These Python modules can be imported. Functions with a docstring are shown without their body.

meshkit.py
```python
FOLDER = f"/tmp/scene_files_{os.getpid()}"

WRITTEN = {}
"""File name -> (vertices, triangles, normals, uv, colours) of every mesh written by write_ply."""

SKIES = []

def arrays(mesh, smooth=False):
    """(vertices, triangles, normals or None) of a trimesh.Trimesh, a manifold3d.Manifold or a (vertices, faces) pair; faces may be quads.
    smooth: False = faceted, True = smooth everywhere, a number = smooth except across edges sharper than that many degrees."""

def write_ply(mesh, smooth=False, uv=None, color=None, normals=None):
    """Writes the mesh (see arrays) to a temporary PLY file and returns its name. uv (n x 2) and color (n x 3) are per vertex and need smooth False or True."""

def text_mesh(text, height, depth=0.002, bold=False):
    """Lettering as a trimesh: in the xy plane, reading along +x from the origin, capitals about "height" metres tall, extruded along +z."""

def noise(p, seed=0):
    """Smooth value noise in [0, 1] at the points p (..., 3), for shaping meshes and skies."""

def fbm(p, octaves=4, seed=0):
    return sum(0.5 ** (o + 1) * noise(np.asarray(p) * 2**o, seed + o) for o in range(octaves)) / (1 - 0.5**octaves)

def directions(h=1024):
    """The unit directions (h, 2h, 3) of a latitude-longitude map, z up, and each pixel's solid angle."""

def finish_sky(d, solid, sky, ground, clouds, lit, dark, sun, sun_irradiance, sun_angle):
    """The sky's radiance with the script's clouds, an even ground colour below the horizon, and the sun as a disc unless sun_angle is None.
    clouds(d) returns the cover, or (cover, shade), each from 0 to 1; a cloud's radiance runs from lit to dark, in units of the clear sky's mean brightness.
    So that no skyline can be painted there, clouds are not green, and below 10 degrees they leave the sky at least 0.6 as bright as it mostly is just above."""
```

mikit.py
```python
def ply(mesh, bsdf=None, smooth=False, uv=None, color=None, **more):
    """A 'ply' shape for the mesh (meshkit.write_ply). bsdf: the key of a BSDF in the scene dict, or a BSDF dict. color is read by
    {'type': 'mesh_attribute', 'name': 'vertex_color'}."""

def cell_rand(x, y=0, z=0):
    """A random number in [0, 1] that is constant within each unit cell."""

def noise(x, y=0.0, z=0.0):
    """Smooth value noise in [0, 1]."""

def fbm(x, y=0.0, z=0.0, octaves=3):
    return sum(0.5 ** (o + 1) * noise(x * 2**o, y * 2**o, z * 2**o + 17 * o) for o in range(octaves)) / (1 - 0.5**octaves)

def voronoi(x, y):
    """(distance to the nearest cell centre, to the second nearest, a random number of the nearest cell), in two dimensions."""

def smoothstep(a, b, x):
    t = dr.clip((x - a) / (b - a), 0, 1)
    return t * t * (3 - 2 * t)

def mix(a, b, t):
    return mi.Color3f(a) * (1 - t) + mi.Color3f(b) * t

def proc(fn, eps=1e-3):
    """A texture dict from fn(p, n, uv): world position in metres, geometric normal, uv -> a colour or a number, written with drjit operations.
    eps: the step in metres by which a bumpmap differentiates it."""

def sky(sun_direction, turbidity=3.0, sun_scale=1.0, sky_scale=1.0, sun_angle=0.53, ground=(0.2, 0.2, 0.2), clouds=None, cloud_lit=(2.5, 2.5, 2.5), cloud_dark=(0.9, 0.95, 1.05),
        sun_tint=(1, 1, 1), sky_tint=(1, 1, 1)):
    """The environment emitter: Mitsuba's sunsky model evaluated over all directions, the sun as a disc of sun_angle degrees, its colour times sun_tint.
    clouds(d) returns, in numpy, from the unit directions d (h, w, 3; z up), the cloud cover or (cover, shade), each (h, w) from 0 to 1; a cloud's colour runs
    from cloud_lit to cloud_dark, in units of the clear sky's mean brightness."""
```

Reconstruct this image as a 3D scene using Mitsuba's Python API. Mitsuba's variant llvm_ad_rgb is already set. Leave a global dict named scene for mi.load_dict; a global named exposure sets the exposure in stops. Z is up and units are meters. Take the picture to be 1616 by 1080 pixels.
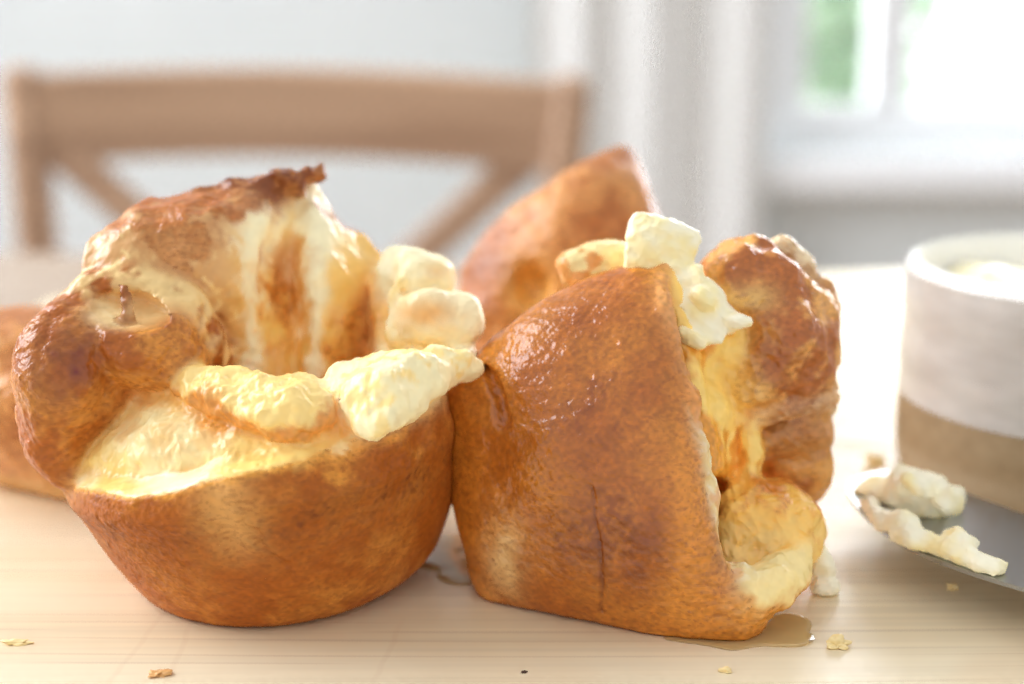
import math
import numpy as np
import trimesh
import mitsuba as mi
import drjit as dr
import mikit
import meshkit
from scipy import ndimage
from scipy.spatial import cKDTree
from scipy.interpolate import CubicSpline

T = mi.ScalarTransform4f
scene, labels = {}, {}

# ------------------------------------------------------------------ camera
PITCH = math.radians(14.4)
CAM = (0.0, 0.0, 0.13)
scene['camera'] = {
    'type': 'thinlens', 'fov': 39.61, 'fov_axis': 'x',
    'aperture_radius': 0.0041, 'focus_distance': 0.2830,
    'near_clip': 0.02, 'far_clip': 60.0,
    'to_world': T().look_at(origin=list(CAM), target=[0, math.cos(PITCH), CAM[2] - math.sin(PITCH)], up=[0, 0, 1]),
}
exposure = 0.68

# ------------------------------------------------------------------ light
# soft daylight that fills the room, and two windows: the one in view (the
# bright overcast sky behind it) and one in the wall to the left.
scene['room_light'] = {'type': 'constant', 'radiance': {'type': 'rgb', 'value': [0.55, 0.56, 0.57]}}


def lamp(key, center, target, w, h, rgb):
    scene[key] = {'type': 'rectangle',
                  'to_world': T().look_at(origin=list(center), target=list(target), up=[0, 0, 1]) @ T().scale([w / 2, h / 2, 1]),
                  'bsdf': {'type': 'diffuse', 'reflectance': {'type': 'rgb', 'value': [0.5, 0.5, 0.5]}},
                  'emitter': {'type': 'area', 'radiance': {'type': 'rgb', 'value': list(rgb)}}}


lamp('sky', (1.5, 4.6, 1.1), (1.1, 2.2, 0.3), 5.4, 4.0, (6.4, 6.75, 7.1))
labels['sky'] = {'label': 'blown-out white overcast sky behind the window', 'kind': 'structure'}
lamp('window_light', (-1.50, 0.80, 0.85), (-0.05, 0.30, 0.05), 1.5, 1.3, (5.0, 5.25, 5.6))
labels['window_light'] = {'label': 'bright daylight window in the wall to the left', 'kind': 'structure'}

# ------------------------------------------------------------------ helpers


def rgb(*c):
    return {'type': 'rgb', 'value': [float(x) for x in c]}


def struct(key, mesh, bsdf, label, smooth=False):
    scene[key] = mikit.ply(mesh, bsdf, smooth)
    labels[key] = {'label': label, 'kind': 'structure'}


def part(key, mesh, bsdf, smooth=30):
    scene[key] = mikit.ply(mesh, bsdf, smooth)


def tag(key, label, cat, group=None):
    labels[key] = {'label': label, 'category': cat}
    if group:
        labels[key]['group'] = group


def box(x0, x1, y0, y1, z0, z1, bevel=0.0):
    if bevel <= 0:
        b = trimesh.creation.box((x1 - x0, y1 - y0, z1 - z0))
        b.apply_translation(((x0 + x1) / 2, (y0 + y1) / 2, (z0 + z1) / 2))
        return b
    pts = []
    for sx in (0, 1):
        for sy in (0, 1):
            for sz in (0, 1):
                x, y, z = (x0, x1)[sx], (y0, y1)[sy], (z0, z1)[sz]
                dx, dy, dz = bevel * (1 - 2 * sx), bevel * (1 - 2 * sy), bevel * (1 - 2 * sz)
                pts += [(x, y + dy, z + dz), (x + dx, y, z + dz), (x + dx, y + dy, z)]
    return trimesh.convex.convex_hull(np.array(pts))


# a smooth random lattice for shaping (periodic, band-limited, five samples to a cell)
_S = np.zeros((240, 240, 121), np.complex64)
_W = np.fft.rfftn(np.random.default_rng(7).random((48, 48, 48)).astype(np.float32) - 0.5)[:, :, :24]
for _a in (0, 1):
    for _b in (0, 1):
        _S[(slice(0, 24), slice(-24, None))[_a], (slice(0, 24), slice(-24, None))[_b], :24] = _W[(slice(0, 24), slice(24, 48))[_a], (slice(0, 24), slice(24, 48))[_b]]
_L = (np.fft.irfftn(_S, s=(240, 240, 240), axes=(0, 1, 2)) * 125 * 1.7).astype(np.float32)
del _S, _W


def nz(p, freq, seed=0):
    """smooth noise of mean 0, about -1..1, at points p (N, 3)"""
    q = (np.asarray(p, np.float32) * freq + np.float32(seed * 7.31) + np.array([0, 13.7, 29.1], np.float32)).T * np.float32(5)
    return ndimage.map_coordinates(_L, q, order=1, mode='grid-wrap')


def fb(p, freq, seed=0, octaves=3, gain=0.5):
    return sum(gain ** o * nz(p, freq * 2.03 ** o, seed + o * 3) for o in range(octaves))


def smin(a, b, k):
    h = np.clip(0.5 + 0.5 * (b - a) / k, 0, 1)
    return b + (a - b) * h - k * h * (1 - h)


def smax(a, b, k):
    return -smin(-a, -b, k)


def sstep(a, b, x):
    t = np.clip((x - a) / (b - a), 0, 1)
    return t * t * (3 - 2 * t)


def rot(ax, ay, az):
    return trimesh.transformations.euler_matrix(*np.radians([ax, ay, az]))[:3, :3]


def ell(p, c, r, R=None):
    q = p - np.asarray(c)
    if R is not None:
        q = q @ R
    r = np.asarray(r, float)
    k0 = np.linalg.norm(q / r, axis=1)
    k1 = np.linalg.norm(q / (r * r), axis=1) + 1e-9
    return np.where(k0 < 0.3, k0 * r.min() - r.min(), k0 * (k0 - 1) / k1)


def rbox(p, c, r, R=None, k=0.62):
    """a well rounded box: half sizes r, corner radius k times the smallest"""
    q = p - np.asarray(c)
    if R is not None:
        q = q @ R
    rr = k * min(r)
    d = np.abs(q) - (np.asarray(r) - rr)
    return np.linalg.norm(np.maximum(d, 0), axis=1) + np.minimum(d.max(1), 0) - rr


def hull(p, pts, k=0.05):
    """a convex lump with softened edges through the given points"""
    m = trimesh.convex.convex_hull(np.asarray(pts, float))
    d = p @ m.face_normals.T - np.einsum('ij,ij->i', m.face_normals, m.triangles[:, 0])
    return k * np.log(np.exp(np.clip(d / k, -60, 60)).sum(1) + 1e-30) - 2.2 * k


class Cloud:
    """a tube or a sheet given by control points (x, y, z, half thickness), as a distance function"""

    def __init__(self, ctrl, step=0.06, reach=1.6):
        a = np.asarray(ctrl, float)
        self.reach = reach
        if a.ndim == 2:
            a = a[None]
        nu, nv = a.shape[:2]

        def fine(b, axis, n):
            m = b.shape[axis]
            if m == 1:
                return b
            return CubicSpline(np.arange(m), b, axis=axis)(np.linspace(0, m - 1, n)) if m > 2 else np.take(b, [0], axis) + (np.take(b, [1], axis) - np.take(b, [0], axis)) * np.linspace(0, 1, n).reshape([-1 if i == axis else 1 for i in range(3)])
        lu = np.linalg.norm(np.diff(a[..., :3], axis=0), axis=-1).sum(0).max() if nu > 1 else 0
        lv = np.linalg.norm(np.diff(a[..., :3], axis=1), axis=-1).sum(1).max()
        s = fine(fine(a, 0, int(lu / step) + 2), 1, int(lv / step) + 2)
        self.grid = s
        s = s.reshape(-1, 4)
        self.t, self.r = cKDTree(s[:, :3]), s[:, 3]

    def __call__(self, p):
        d, i = self.t.query(p, k=1, distance_upper_bound=self.reach, workers=-1)
        far = ~np.isfinite(d)
        i = np.where(far, 0, i)
        return np.where(far, self.reach, d - self.r[i])


def surface_nets(f, lo, h):
    """quads of the zero surface of the grid f (nx, ny, nz)"""
    s = f < 0
    n = np.array(f.shape) - 1
    cnt = np.zeros(n, np.int8)
    for a, b, c in np.ndindex(2, 2, 2):
        cnt += s[a:a + n[0], b:b + n[1], c:c + n[2]]
    cells = np.argwhere((cnt > 0) & (cnt < 8))
    idx = -np.ones(n, np.int64)
    idx[tuple(cells.T)] = np.arange(len(cells))
    acc, w = np.zeros((len(cells), 3)), np.zeros(len(cells))
    corner = np.array(list(np.ndindex(2, 2, 2)))
    for i in range(8):
        for j in range(i + 1, 8):
            if np.abs(corner[i] - corner[j]).sum() != 1:
                continue
            fa, fbv = f[tuple((cells + corner[i]).T)], f[tuple((cells + corner[j]).T)]
            on = (fa < 0) != (fbv < 0)
            t = np.where(on, fa / np.where(on, fa - fbv, 1), 0)
            acc += on[:, None] * (corner[i] + t[:, None] * (corner[j] - corner[i]))
            w += on
    v = lo + h * (cells + acc / w[:, None])
    quads = []
    for ax in range(3):
        b, c = (ax + 1) % 3, (ax + 2) % 3
        sl0, sl1 = [slice(None)] * 3, [slice(None)] * 3
        sl0[ax], sl1[ax] = slice(0, -1), slice(1, None)
        e = np.argwhere(s[tuple(sl0)] != s[tuple(sl1)])
        e = e[(e[:, b] > 0) & (e[:, c] > 0) & (e[:, b] < n[b]) & (e[:, c] < n[c])]
        inside = s[tuple(e.T)]
        eb, ec = np.eye(3, dtype=int)[b], np.eye(3, dtype=int)[c]
        q = np.stack([idx[tuple((e - o).T)] for o in (eb + ec, ec, 0 * eb, eb)], 1)
        q[~inside] = q[~inside][:, ::-1]
        quads.append(q)
    q = np.vstack(quads)
    return trimesh.Trimesh(v, np.vstack([q[:, [0, 1, 2]], q[:, [0, 2, 3]]]), process=False)


def vnormals(v, f):
    fn = np.cross(v[f[:, 1]] - v[f[:, 0]], v[f[:, 2]] - v[f[:, 0]])
    n = np.zeros_like(v)
    for k in range(3):
        for j in range(3):
            n[:, j] += np.bincount(f[:, k], fn[:, j], len(v))
    return n / (np.linalg.norm(n, axis=1, keepdims=True) + 1e-20)


def relax(v, f, times=2):
    e = np.vstack([f[:, [0, 1]], f[:, [1, 2]], f[:, [2, 0]]])
    e = np.vstack([e, e[:, ::-1]])
    deg = np.bincount(e[:, 0], minlength=len(v))[:, None]
    for k in range(2 * times):
        m = np.stack([np.bincount(e[:, 0], v[e[:, 1], j], len(v)) for j in range(3)], 1) / deg
        v = v + (0.5, -0.52)[k % 2] * (m - v)
    return v


def polygonise(fn, lo, hi, h, split=1, keep=True):

    lo, hi = np.asarray(lo, float), np.asarray(hi, float)
    n = np.ceil((hi - lo) / h).astype(int) + 1
    # coarse pass, then only the points near the surface
    hc = 4 * h
    nc = np.ceil((hi - lo) / hc).astype(int) + 2
    gc = np.stack(np.meshgrid(*[lo[i] + hc * np.arange(nc[i]) for i in range(3)], indexing='ij'), -1)
    fc = fn(gc.reshape(-1, 3)).reshape(nc)
    up = ndimage.zoom(fc, 4, order=1, grid_mode=False)
    ii = [np.arange(n[i]) / 4.0 for i in range(3)]
    m = np.meshgrid(*ii, indexing='ij')
    f = ndimage.map_coordinates(fc, np.stack([x.ravel() for x in m]), order=1).reshape(n)
    near = np.abs(f) < 2.2 * hc
    idx = np.argwhere(near)
    f[near] = fn(lo + h * idx)
    f[[0, -1]] = f[:, [0, -1]] = f[:, :, [0, -1]] = 0.5
    m = surface_nets(f, lo, h)
    if keep:
        lab = trimesh.graph.connected_component_labels(m.edges, node_count=len(m.vertices))
        big = np.bincount(lab).argmax()
        ok = (lab == big)[m.faces].all(1)
        m = trimesh.Trimesh(m.vertices, m.faces[ok], process=False)
        m.remove_unreferenced_vertices()
    v, fa = np.array(m.vertices), np.array(m.faces)
    v = relax(v, fa, 2)
    for _ in range(split):
        v, fa = trimesh.remesh.subdivide(v, fa)
        v = relax(v, fa, 2)
    return v, fa


def coloured(key, v, f, col, bsdf):
    """v in cm"""
    n = vnormals(v, f)
    path = meshkit.write_ply(trimesh.Trimesh(v / 100, f, process=False), False, None, np.clip(col, 0, 1), normals=n)
    scene[key] = {'type': 'ply', 'filename': path, 'face_normals': False, 'bsdf': {'type': 'ref', 'id': bsdf}}


def mixc(a, b, t):
    t = np.asarray(t)[:, None]
    return np.asarray(a) * (1 - t) + np.asarray(b) * t


# ------------------------------------------------------------------ materials
def proc(fn, eps=1e-3):
    return mikit.proc(fn, eps)


N3, F3, SS, MIX = mikit.noise, mikit.fbm, mikit.smoothstep, mikit.mix


def maple(p, n, uv):
    # long grain along x, slightly wavy; short pores, a few pale and warm bands
    w = 0.010 * N3(p.x * 5, p.y * 9, 3.0)
    y = p.y + w
    band = F3(p.x * 1.2, y * 55, 1.0, 3)
    fine = F3(p.x * 14, y * 620, 5.0, 2)
    q = y * 290 + 1.3 * N3(p.x * 7, y * 60, 6.0)
    lines = SS(0.20, 0.0, dr.abs(q - dr.floor(q) - 0.5)) * SS(0.35, 0.75, N3(p.x * 16, dr.floor(q) * 3.7, 9.0))
    c = MIX((0.695, 0.572, 0.380), (0.745, 0.635, 0.445), SS(0.25, 0.75, band))
    c = c * (0.93 + 0.12 * fine)
    c = MIX(c, (0.50, 0.36, 0.22), 0.30 * lines)
    # worn pinkish patches and buttery stains
    st = SS(0.56, 0.74, F3(p.x * 16, p.y * 22, 11.0, 3))
    c = MIX(c, (0.66, 0.46, 0.27), 0.30 * st)
    # two knife scratches across the grain
    for (x0, sl, y1) in ((-0.0765, 0.10, 0.290), (-0.066, -0.05, 0.283), (-0.026, 0.12, 0.276)):
        d = dr.abs(p.x - x0 - sl * (p.y - 0.25) - 0.0006 * N3(p.y * 300, 1.0, 1.0))
        c = MIX(c, (0.46, 0.28, 0.16), 0.10 * SS(0.0010, 0.0002, d) * SS(y1, y1 - 0.012, p.y))
    return c


def maple_h(p, n, uv):
    return 0.00005 * F3(p.x * 30, p.y * 700, 1.0, 2) + 0.0001 * N3(p.x * 20, p.y * 60, 4.0)


def maple_r(p, n, uv):
    return 0.32 + 0.16 * F3(p.x * 30, p.y * 90, 8.0, 2)


def principled(**kw):
    return {'type': 'principled', **kw}


scene['maple'] = {'type': 'bumpmap', 'scale': 1.0, 'arbitrary': proc(maple_h, 3e-4),
                  'bsdf': principled(base_color=proc(maple), roughness=proc(maple_r), specular=0.5)}


def table_c(p, n, uv):
    g = F3(p.x * 3, p.y * 40, 1.0, 3)
    return MIX((0.30, 0.22, 0.16), (0.42, 0.33, 0.25), g)


scene['table_wood'] = principled(base_color=proc(table_c), roughness=0.35)


def chair_c(p, n, uv):
    g = F3(p.x * 4 + p.z * 9, p.y * 30, p.z * 38, 3)
    return MIX((0.32, 0.185, 0.108), (0.48, 0.305, 0.19), SS(0.2, 0.8, g))


scene['chair_wood'] = principled(base_color=proc(chair_c), roughness=0.35)
scene['wall_paint'] = principled(base_color=proc(lambda p, n, uv: MIX((0.65, 0.68, 0.675), (0.69, 0.715, 0.705), F3(p.x * 9, p.z * 9, 1.0, 3))), roughness=0.8)
scene['white_paint'] = principled(base_color=rgb(0.86, 0.87, 0.88), roughness=0.35)
scene['linen'] = {'type': 'twosided', 'bsdf': principled(base_color=proc(lambda p, n, uv: MIX((0.68, 0.675, 0.65), (0.74, 0.73, 0.705), N3(p.x * 900, p.z * 900, 1.0))), roughness=0.9)}
scene['floor_wood'] = principled(base_color=proc(lambda p, n, uv: MIX((0.26, 0.17, 0.10), (0.34, 0.23, 0.15), F3(p.x * 2, p.y * 30, 1.0, 3))), roughness=0.4)
scene['pane_glass'] = {'type': 'thindielectric'}
scene['leaf'] = {'type': 'principledthin', 'base_color': proc(lambda p, n, uv: MIX((0.48, 0.62, 0.46), (0.62, 0.74, 0.57), N3(p.x * 14, p.y * 14, p.z * 14))), 'roughness': 0.6, 'diff_trans': 1.1}
scene['bark'] = principled(base_color=rgb(0.16, 0.11, 0.08), roughness=0.9)


# baked batter: a fine wrinkled, pored skin
def crust_h(p, n, uv):
    a = F3(p.x * 900, p.y * 900, p.z * 900, 3)
    w = N3(p.x * 380 + 3 * N3(p.x * 160, p.y * 160, p.z * 160), p.y * 380, p.z * 620)
    return 0.00040 * a + 0.00036 * w


def crumb_h(p, n, uv):
    a = F3(p.x * 520, p.y * 520, p.z * 520, 3)
    s = N3(p.x * 800 + 5 * N3(p.x * 120, p.y * 120, p.z * 120), p.y * 800, p.z * 330)
    return 0.00026 * a + 0.00030 * s


VC = {'type': 'mesh_attribute', 'name': 'vertex_color'}

def pores(p, n, uv):
    # fine dark pits and baked threads in the skin
    wx = 2.2 * N3(p.x * 260, p.y * 260, p.z * 260)
    a = SS(0.56, 0.80, N3(p.x * 1500 + wx, p.y * 1500, p.z * 1500))
    b = SS(0.52, 0.78, N3(p.x * 620 + 2 * wx, p.y * 620, p.z * 1150 + wx))
    return 0.22 * a + 0.24 * b


def skin(scale, **kw):
    def side(col):
        return {'type': 'bumpmap', 'scale': scale, 'arbitrary': proc(crust_h, 2e-4), 'bsdf': principled(base_color=col, **kw)}
    return {'type': 'blendbsdf', 'weight': proc(pores), 'a': side(VC), 'b': side(rgb(0.25, 0.062, 0.012))}


scene['crust'] = skin(1.2, roughness=0.44, specular=0.20)
scene['shiny_crust'] = skin(1.0, roughness=0.27, specular=0.32)
scene['glazed'] = skin(0.9, roughness=0.20, specular=0.36, clearcoat=0.6, clearcoat_gloss=0.98)
scene['crumb_skin'] = {'type': 'bumpmap', 'scale': 1.0, 'arbitrary': proc(crumb_h, 2e-4), 'bsdf': principled(base_color=VC, roughness=0.30, specular=0.45)}
scene['wet_crumb'] = {'type': 'bumpmap', 'scale': 1.4, 'arbitrary': proc(crumb_h, 2e-4), 'bsdf': principled(base_color=VC, roughness=0.20, specular=0.55)}
scene['butter_skin'] = {'type': 'bumpmap', 'scale': 0.5, 'arbitrary': proc(crumb_h, 2e-4),
                   'bsdf': principled(base_color=VC, roughness=0.28, specular=0.5)}

# ------------------------------------------------------------------ setting
struct('floor', box(-3, 3.5, -1.0, 6.5, -0.80, -0.762), 'floor_wood', 'brown wooden floor')
WY = 2.20
wx0, wx1, wz0, wz1 = 0.400, 1.60, -0.128, 1.25
wall = trimesh.util.concatenate([
    box(-2.6, wx0, WY, WY + 0.12, -0.762, 1.9), box(wx1, 2.6, WY, WY + 0.12, -0.762, 1.9),
    box(wx0, wx1, WY, WY + 0.12, -0.762, wz0), box(wx0, wx1, WY, WY + 0.12, wz1, 1.9)])
struct('wall', wall, 'wall_paint', 'plain pale grey wall behind the chair')

# table top (far edge runs slightly askew) and cutting board
from shapely.geometry import Polygon


def slab(pts, z0, z1, r, bev):
    pl = Polygon(pts).buffer(-r).buffer(r, quad_segs=12)
    rings = []
    for z, o in ((z0, -bev), (z0 + bev, 0), (z1 - bev, 0), (z1 - 0.3 * bev, -0.3 * bev), (z1, -bev)):
        rings.append((z, np.array(pl.buffer(o, join_style=2).exterior.coords)[:-1]))
    base = np.array(pl.exterior.coords)[:-1]
    c = base.mean(0)
    v, n = [], len(base)
    d = base - c
    L = np.linalg.norm(d, axis=1, keepdims=True)
    for z, o in ((z0, -bev), (z0 + bev, 0), (z1 - bev, 0), (z1 - 0.3 * bev, -0.3 * bev), (z1, -bev)):
        v.append(np.c_[c + d * (1 + o / L), np.full(n, z)])
    k = len(v)
    v = np.vstack(v + [[[c[0], c[1], z0]], [[c[0], c[1], z1]]])
    f = []
    for j in range(k - 1):
        for i in range(n):
            a, b = j * n + i, j * n + (i + 1) % n
            f += [[a, b, b + n], [a, b + n, a + n]]
    for i in range(n):
        f += [[k * n, (i + 1) % n, i], [k * n + 1, (k - 1) * n + i, (k - 1) * n + (i + 1) % n]]
    m = trimesh.Trimesh(v, f, process=False)
    if m.volume < 0:
        m.invert()
    return m


scene['dining_table__top'] = mikit.ply(slab([(-0.75, 0.06), (0.80, 0.06), (0.80, 0.645), (-0.75, 0.86)], -0.052, -0.0215, 0.02, 0.004), 'table_wood', 40)
for (x, y) in ((-0.68, 0.13), (0.73, 0.13), (0.73, 0.585), (-0.68, 0.775)):
    k = 'dining_table__leg' + ('' if 'dining_table__leg' not in scene else '_%03d' % sum(q.startswith('dining_table__leg') for q in scene))
    scene[k] = mikit.ply(box(x - 0.03, x + 0.03, y - 0.03, y + 0.03, -0.762, -0.052, 0.004), 'table_wood', 30)
tag('dining_table', 'brown wooden table seen beyond the far left edge of the cutting board', 'table')
scene['cutting_board'] = mikit.ply(slab([(-0.205, 0.085), (0.36, 0.085), (0.375, 0.668), (-0.195, 0.585)], -0.021, 0.0, 0.012, 0.003), 'maple', 40)
tag('cutting_board', 'pale maple cutting board with faint grain under the popovers and bowl', 'cutting board')

# ------------------------------------------------------------------ window
def P4(px, py, Y):
    return (px, py, Y)


fr = {}
y0, y1 = WY + 0.02, WY + 0.07
scene['window__frame'] = mikit.ply(trimesh.util.concatenate([
    box(wx0 + 0.001, wx0 + 0.055, y0, y1, wz0 + 0.001, wz1 - 0.001, 0.004), box(wx1 - 0.055, wx1 - 0.001, y0, y1, wz0 + 0.001, wz1 - 0.001, 0.004),
    box(wx0 + 0.056, wx1 - 0.056, y0, y1, wz0 + 0.001, wz0 + 0.065, 0.004), box(wx0 + 0.056, wx1 - 0.056, y0, y1, wz1 - 0.056, wz1 - 0.001, 0.004)]), 'white_paint', 30)
scene['window__mullion'] = mikit.ply(box(0.555, 0.615, y0 + 0.004, y1 - 0.004, wz0 + 0.066, wz1 - 0.057, 0.004), 'white_paint', 30)
scene['window__mullion_001'] = mikit.ply(box(1.05, 1.10, y0 + 0.004, y1 - 0.004, wz0 + 0.066, wz1 - 0.057, 0.004), 'white_paint', 30)
scene['window__sill'] = mikit.ply(box(wx0 - 0.05, wx1 + 0.05, WY - 0.075, WY - 0.001, wz0 - 0.060, wz0 - 0.002, 0.008), 'white_paint', 30)
scene['window__casing'] = mikit.ply(trimesh.util.concatenate([
    box(wx0 - 0.050, wx0 - 0.002, WY - 0.022, WY - 0.001, wz0, wz1 + 0.07, 0.004), box(wx1 + 0.002, wx1 + 0.075, WY - 0.022, WY - 0.001, wz0, wz1 + 0.07, 0.004)]), 'white_paint', 30)
for i, (a, b) in enumerate(((wx0 + 0.055, 0.555), (0.615, 1.05), (1.10, wx1 - 0.055))):
    pv = np.array([[a, WY + 0.045, wz0 + 0.065], [b, WY + 0.045, wz0 + 0.065], [b, WY + 0.045, wz1 - 0.056], [a, WY + 0.045, wz1 - 0.056]])
    scene['window__pane' + ('_%03d' % i if i else '')] = mikit.ply((pv, np.array([[0, 1, 2, 3]])), 'pane_glass')
tag('window', 'bright white-framed window with greenery outside, at the right behind the bowl', 'window')

# curtain: pleated sheet with thickness
cx = np.linspace(0.03, 0.372, 180)
cz = np.linspace(-0.75, 1.45, 40)
X, Z = np.meshgrid(cx, cz, indexing='ij')
ph = (X - 0.03) / 0.342
off = 0.018 * np.sin(2 * np.pi * (3.2 * ph + 0.15 * np.sin(5 * ph))) + 0.006 * np.sin(2 * np.pi * 7.3 * ph + 1) + 0.006 * np.sin(3 * Z + 9 * ph)
Vf = np.stack([X, 2.09 + off, Z], -1)
Vb = Vf + [0, 0.003, 0]
n0, n1 = X.shape
q = np.array([[i * n1 + j, (i + 1) * n1 + j, (i + 1) * n1 + j + 1, i * n1 + j + 1] for i in range(n0 - 1) for j in range(n1 - 1)])
cv = np.vstack([Vf.reshape(-1, 3), Vb.reshape(-1, 3)])
scene['curtain'] = mikit.ply((cv, np.vstack([q, q[:, ::-1] + n0 * n1])), 'linen', True)
tag('curtain', 'pale linen curtain hanging in soft folds beside the window', 'curtain')

# shrub outside
rg = np.random.default_rng(3)


def leaves(n, c, r, size):
    d = rg.normal(size=(n, 3))
    d /= np.linalg.norm(d, axis=1, keepdims=True)
    pos = np.asarray(c) + d * np.asarray(r) * (rg.random((n, 1)) ** 0.4)
    a = rg.normal(size=(n, 3)); a /= np.linalg.norm(a, axis=1, keepdims=True)
    b = np.cross(a, rg.normal(size=(n, 3))); b /= np.linalg.norm(b, axis=1, keepdims=True)
    s = size * (0.6 + 0.8 * rg.random((n, 1)))
    v = np.stack([pos - a * s, pos - b * s * 0.45, pos + a * s, pos + b * s * 0.45], 1).reshape(-1, 3)
    return v, np.arange(4 * n).reshape(-1, 4)


lv = [leaves(1300, (0.80, 3.35, 0.10), (0.20, 0.16, 0.34), 0.040), leaves(1000, (0.77, 3.35, 0.45), (0.18, 0.16, 0.30), 0.040), leaves(500, (0.82, 3.32, -0.2), (0.20, 0.16, 0.25), 0.035)]
at, vs, fs = 0, [], []
for v, f in lv:
    vs.append(v); fs.append(f + at); at += len(v)
scene['garden_shrub__foliage'] = mikit.ply((np.vstack(vs), np.vstack(fs)), 'leaf')
scene['garden_shrub__stem'] = mikit.ply(trimesh.creation.cylinder(0.015, 0.9, transform=trimesh.transformations.translation_matrix((0.76, 3.35, -0.31))), 'bark', 40)
tag('garden_shrub', 'blurred green shrub seen outside through the window', 'shrub')
struct('ground', box(-2.6, 3.4, 2.33, 6.4, -0.762, -0.755), 'bark', 'garden ground outside the window')

# ------------------------------------------------------------------ chair
CY = 1.13


def bar(a, b, w, d, bev=0.004):
    a, b = np.asarray(a, float), np.asarray(b, float)
    L = np.linalg.norm(b - a)
    m = box(-w / 2, w / 2, -d / 2, d / 2, 0, L, bev)
    z = (b - a) / L
    y = np.array([0, 1.0, 0]); y -= z * (y @ z); y /= np.linalg.norm(y)
    Rm = np.eye(4); Rm[:3, :3] = np.stack([np.cross(y, z), y, z], 1); Rm[:3, 3] = a
    m.apply_transform(Rm)
    return m


def px_chair(px, py, Y=113.0):
    return None


tl, tr_ = np.array((-0.3833, 1.1300, 0.0628)), np.array((0.0481, 1.1300, 0.0559))
scene['chair__post'] = mikit.ply(bar((tl[0] + 0.02, 1.09, -0.762), tl, 0.030, 0.030, 0.008), 'chair_wood', 30)
scene['chair__post_001'] = mikit.ply(bar((tr_[0] - 0.075, 1.09, -0.762), tr_, 0.030, 0.030, 0.008), 'chair_wood', 30)
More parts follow.
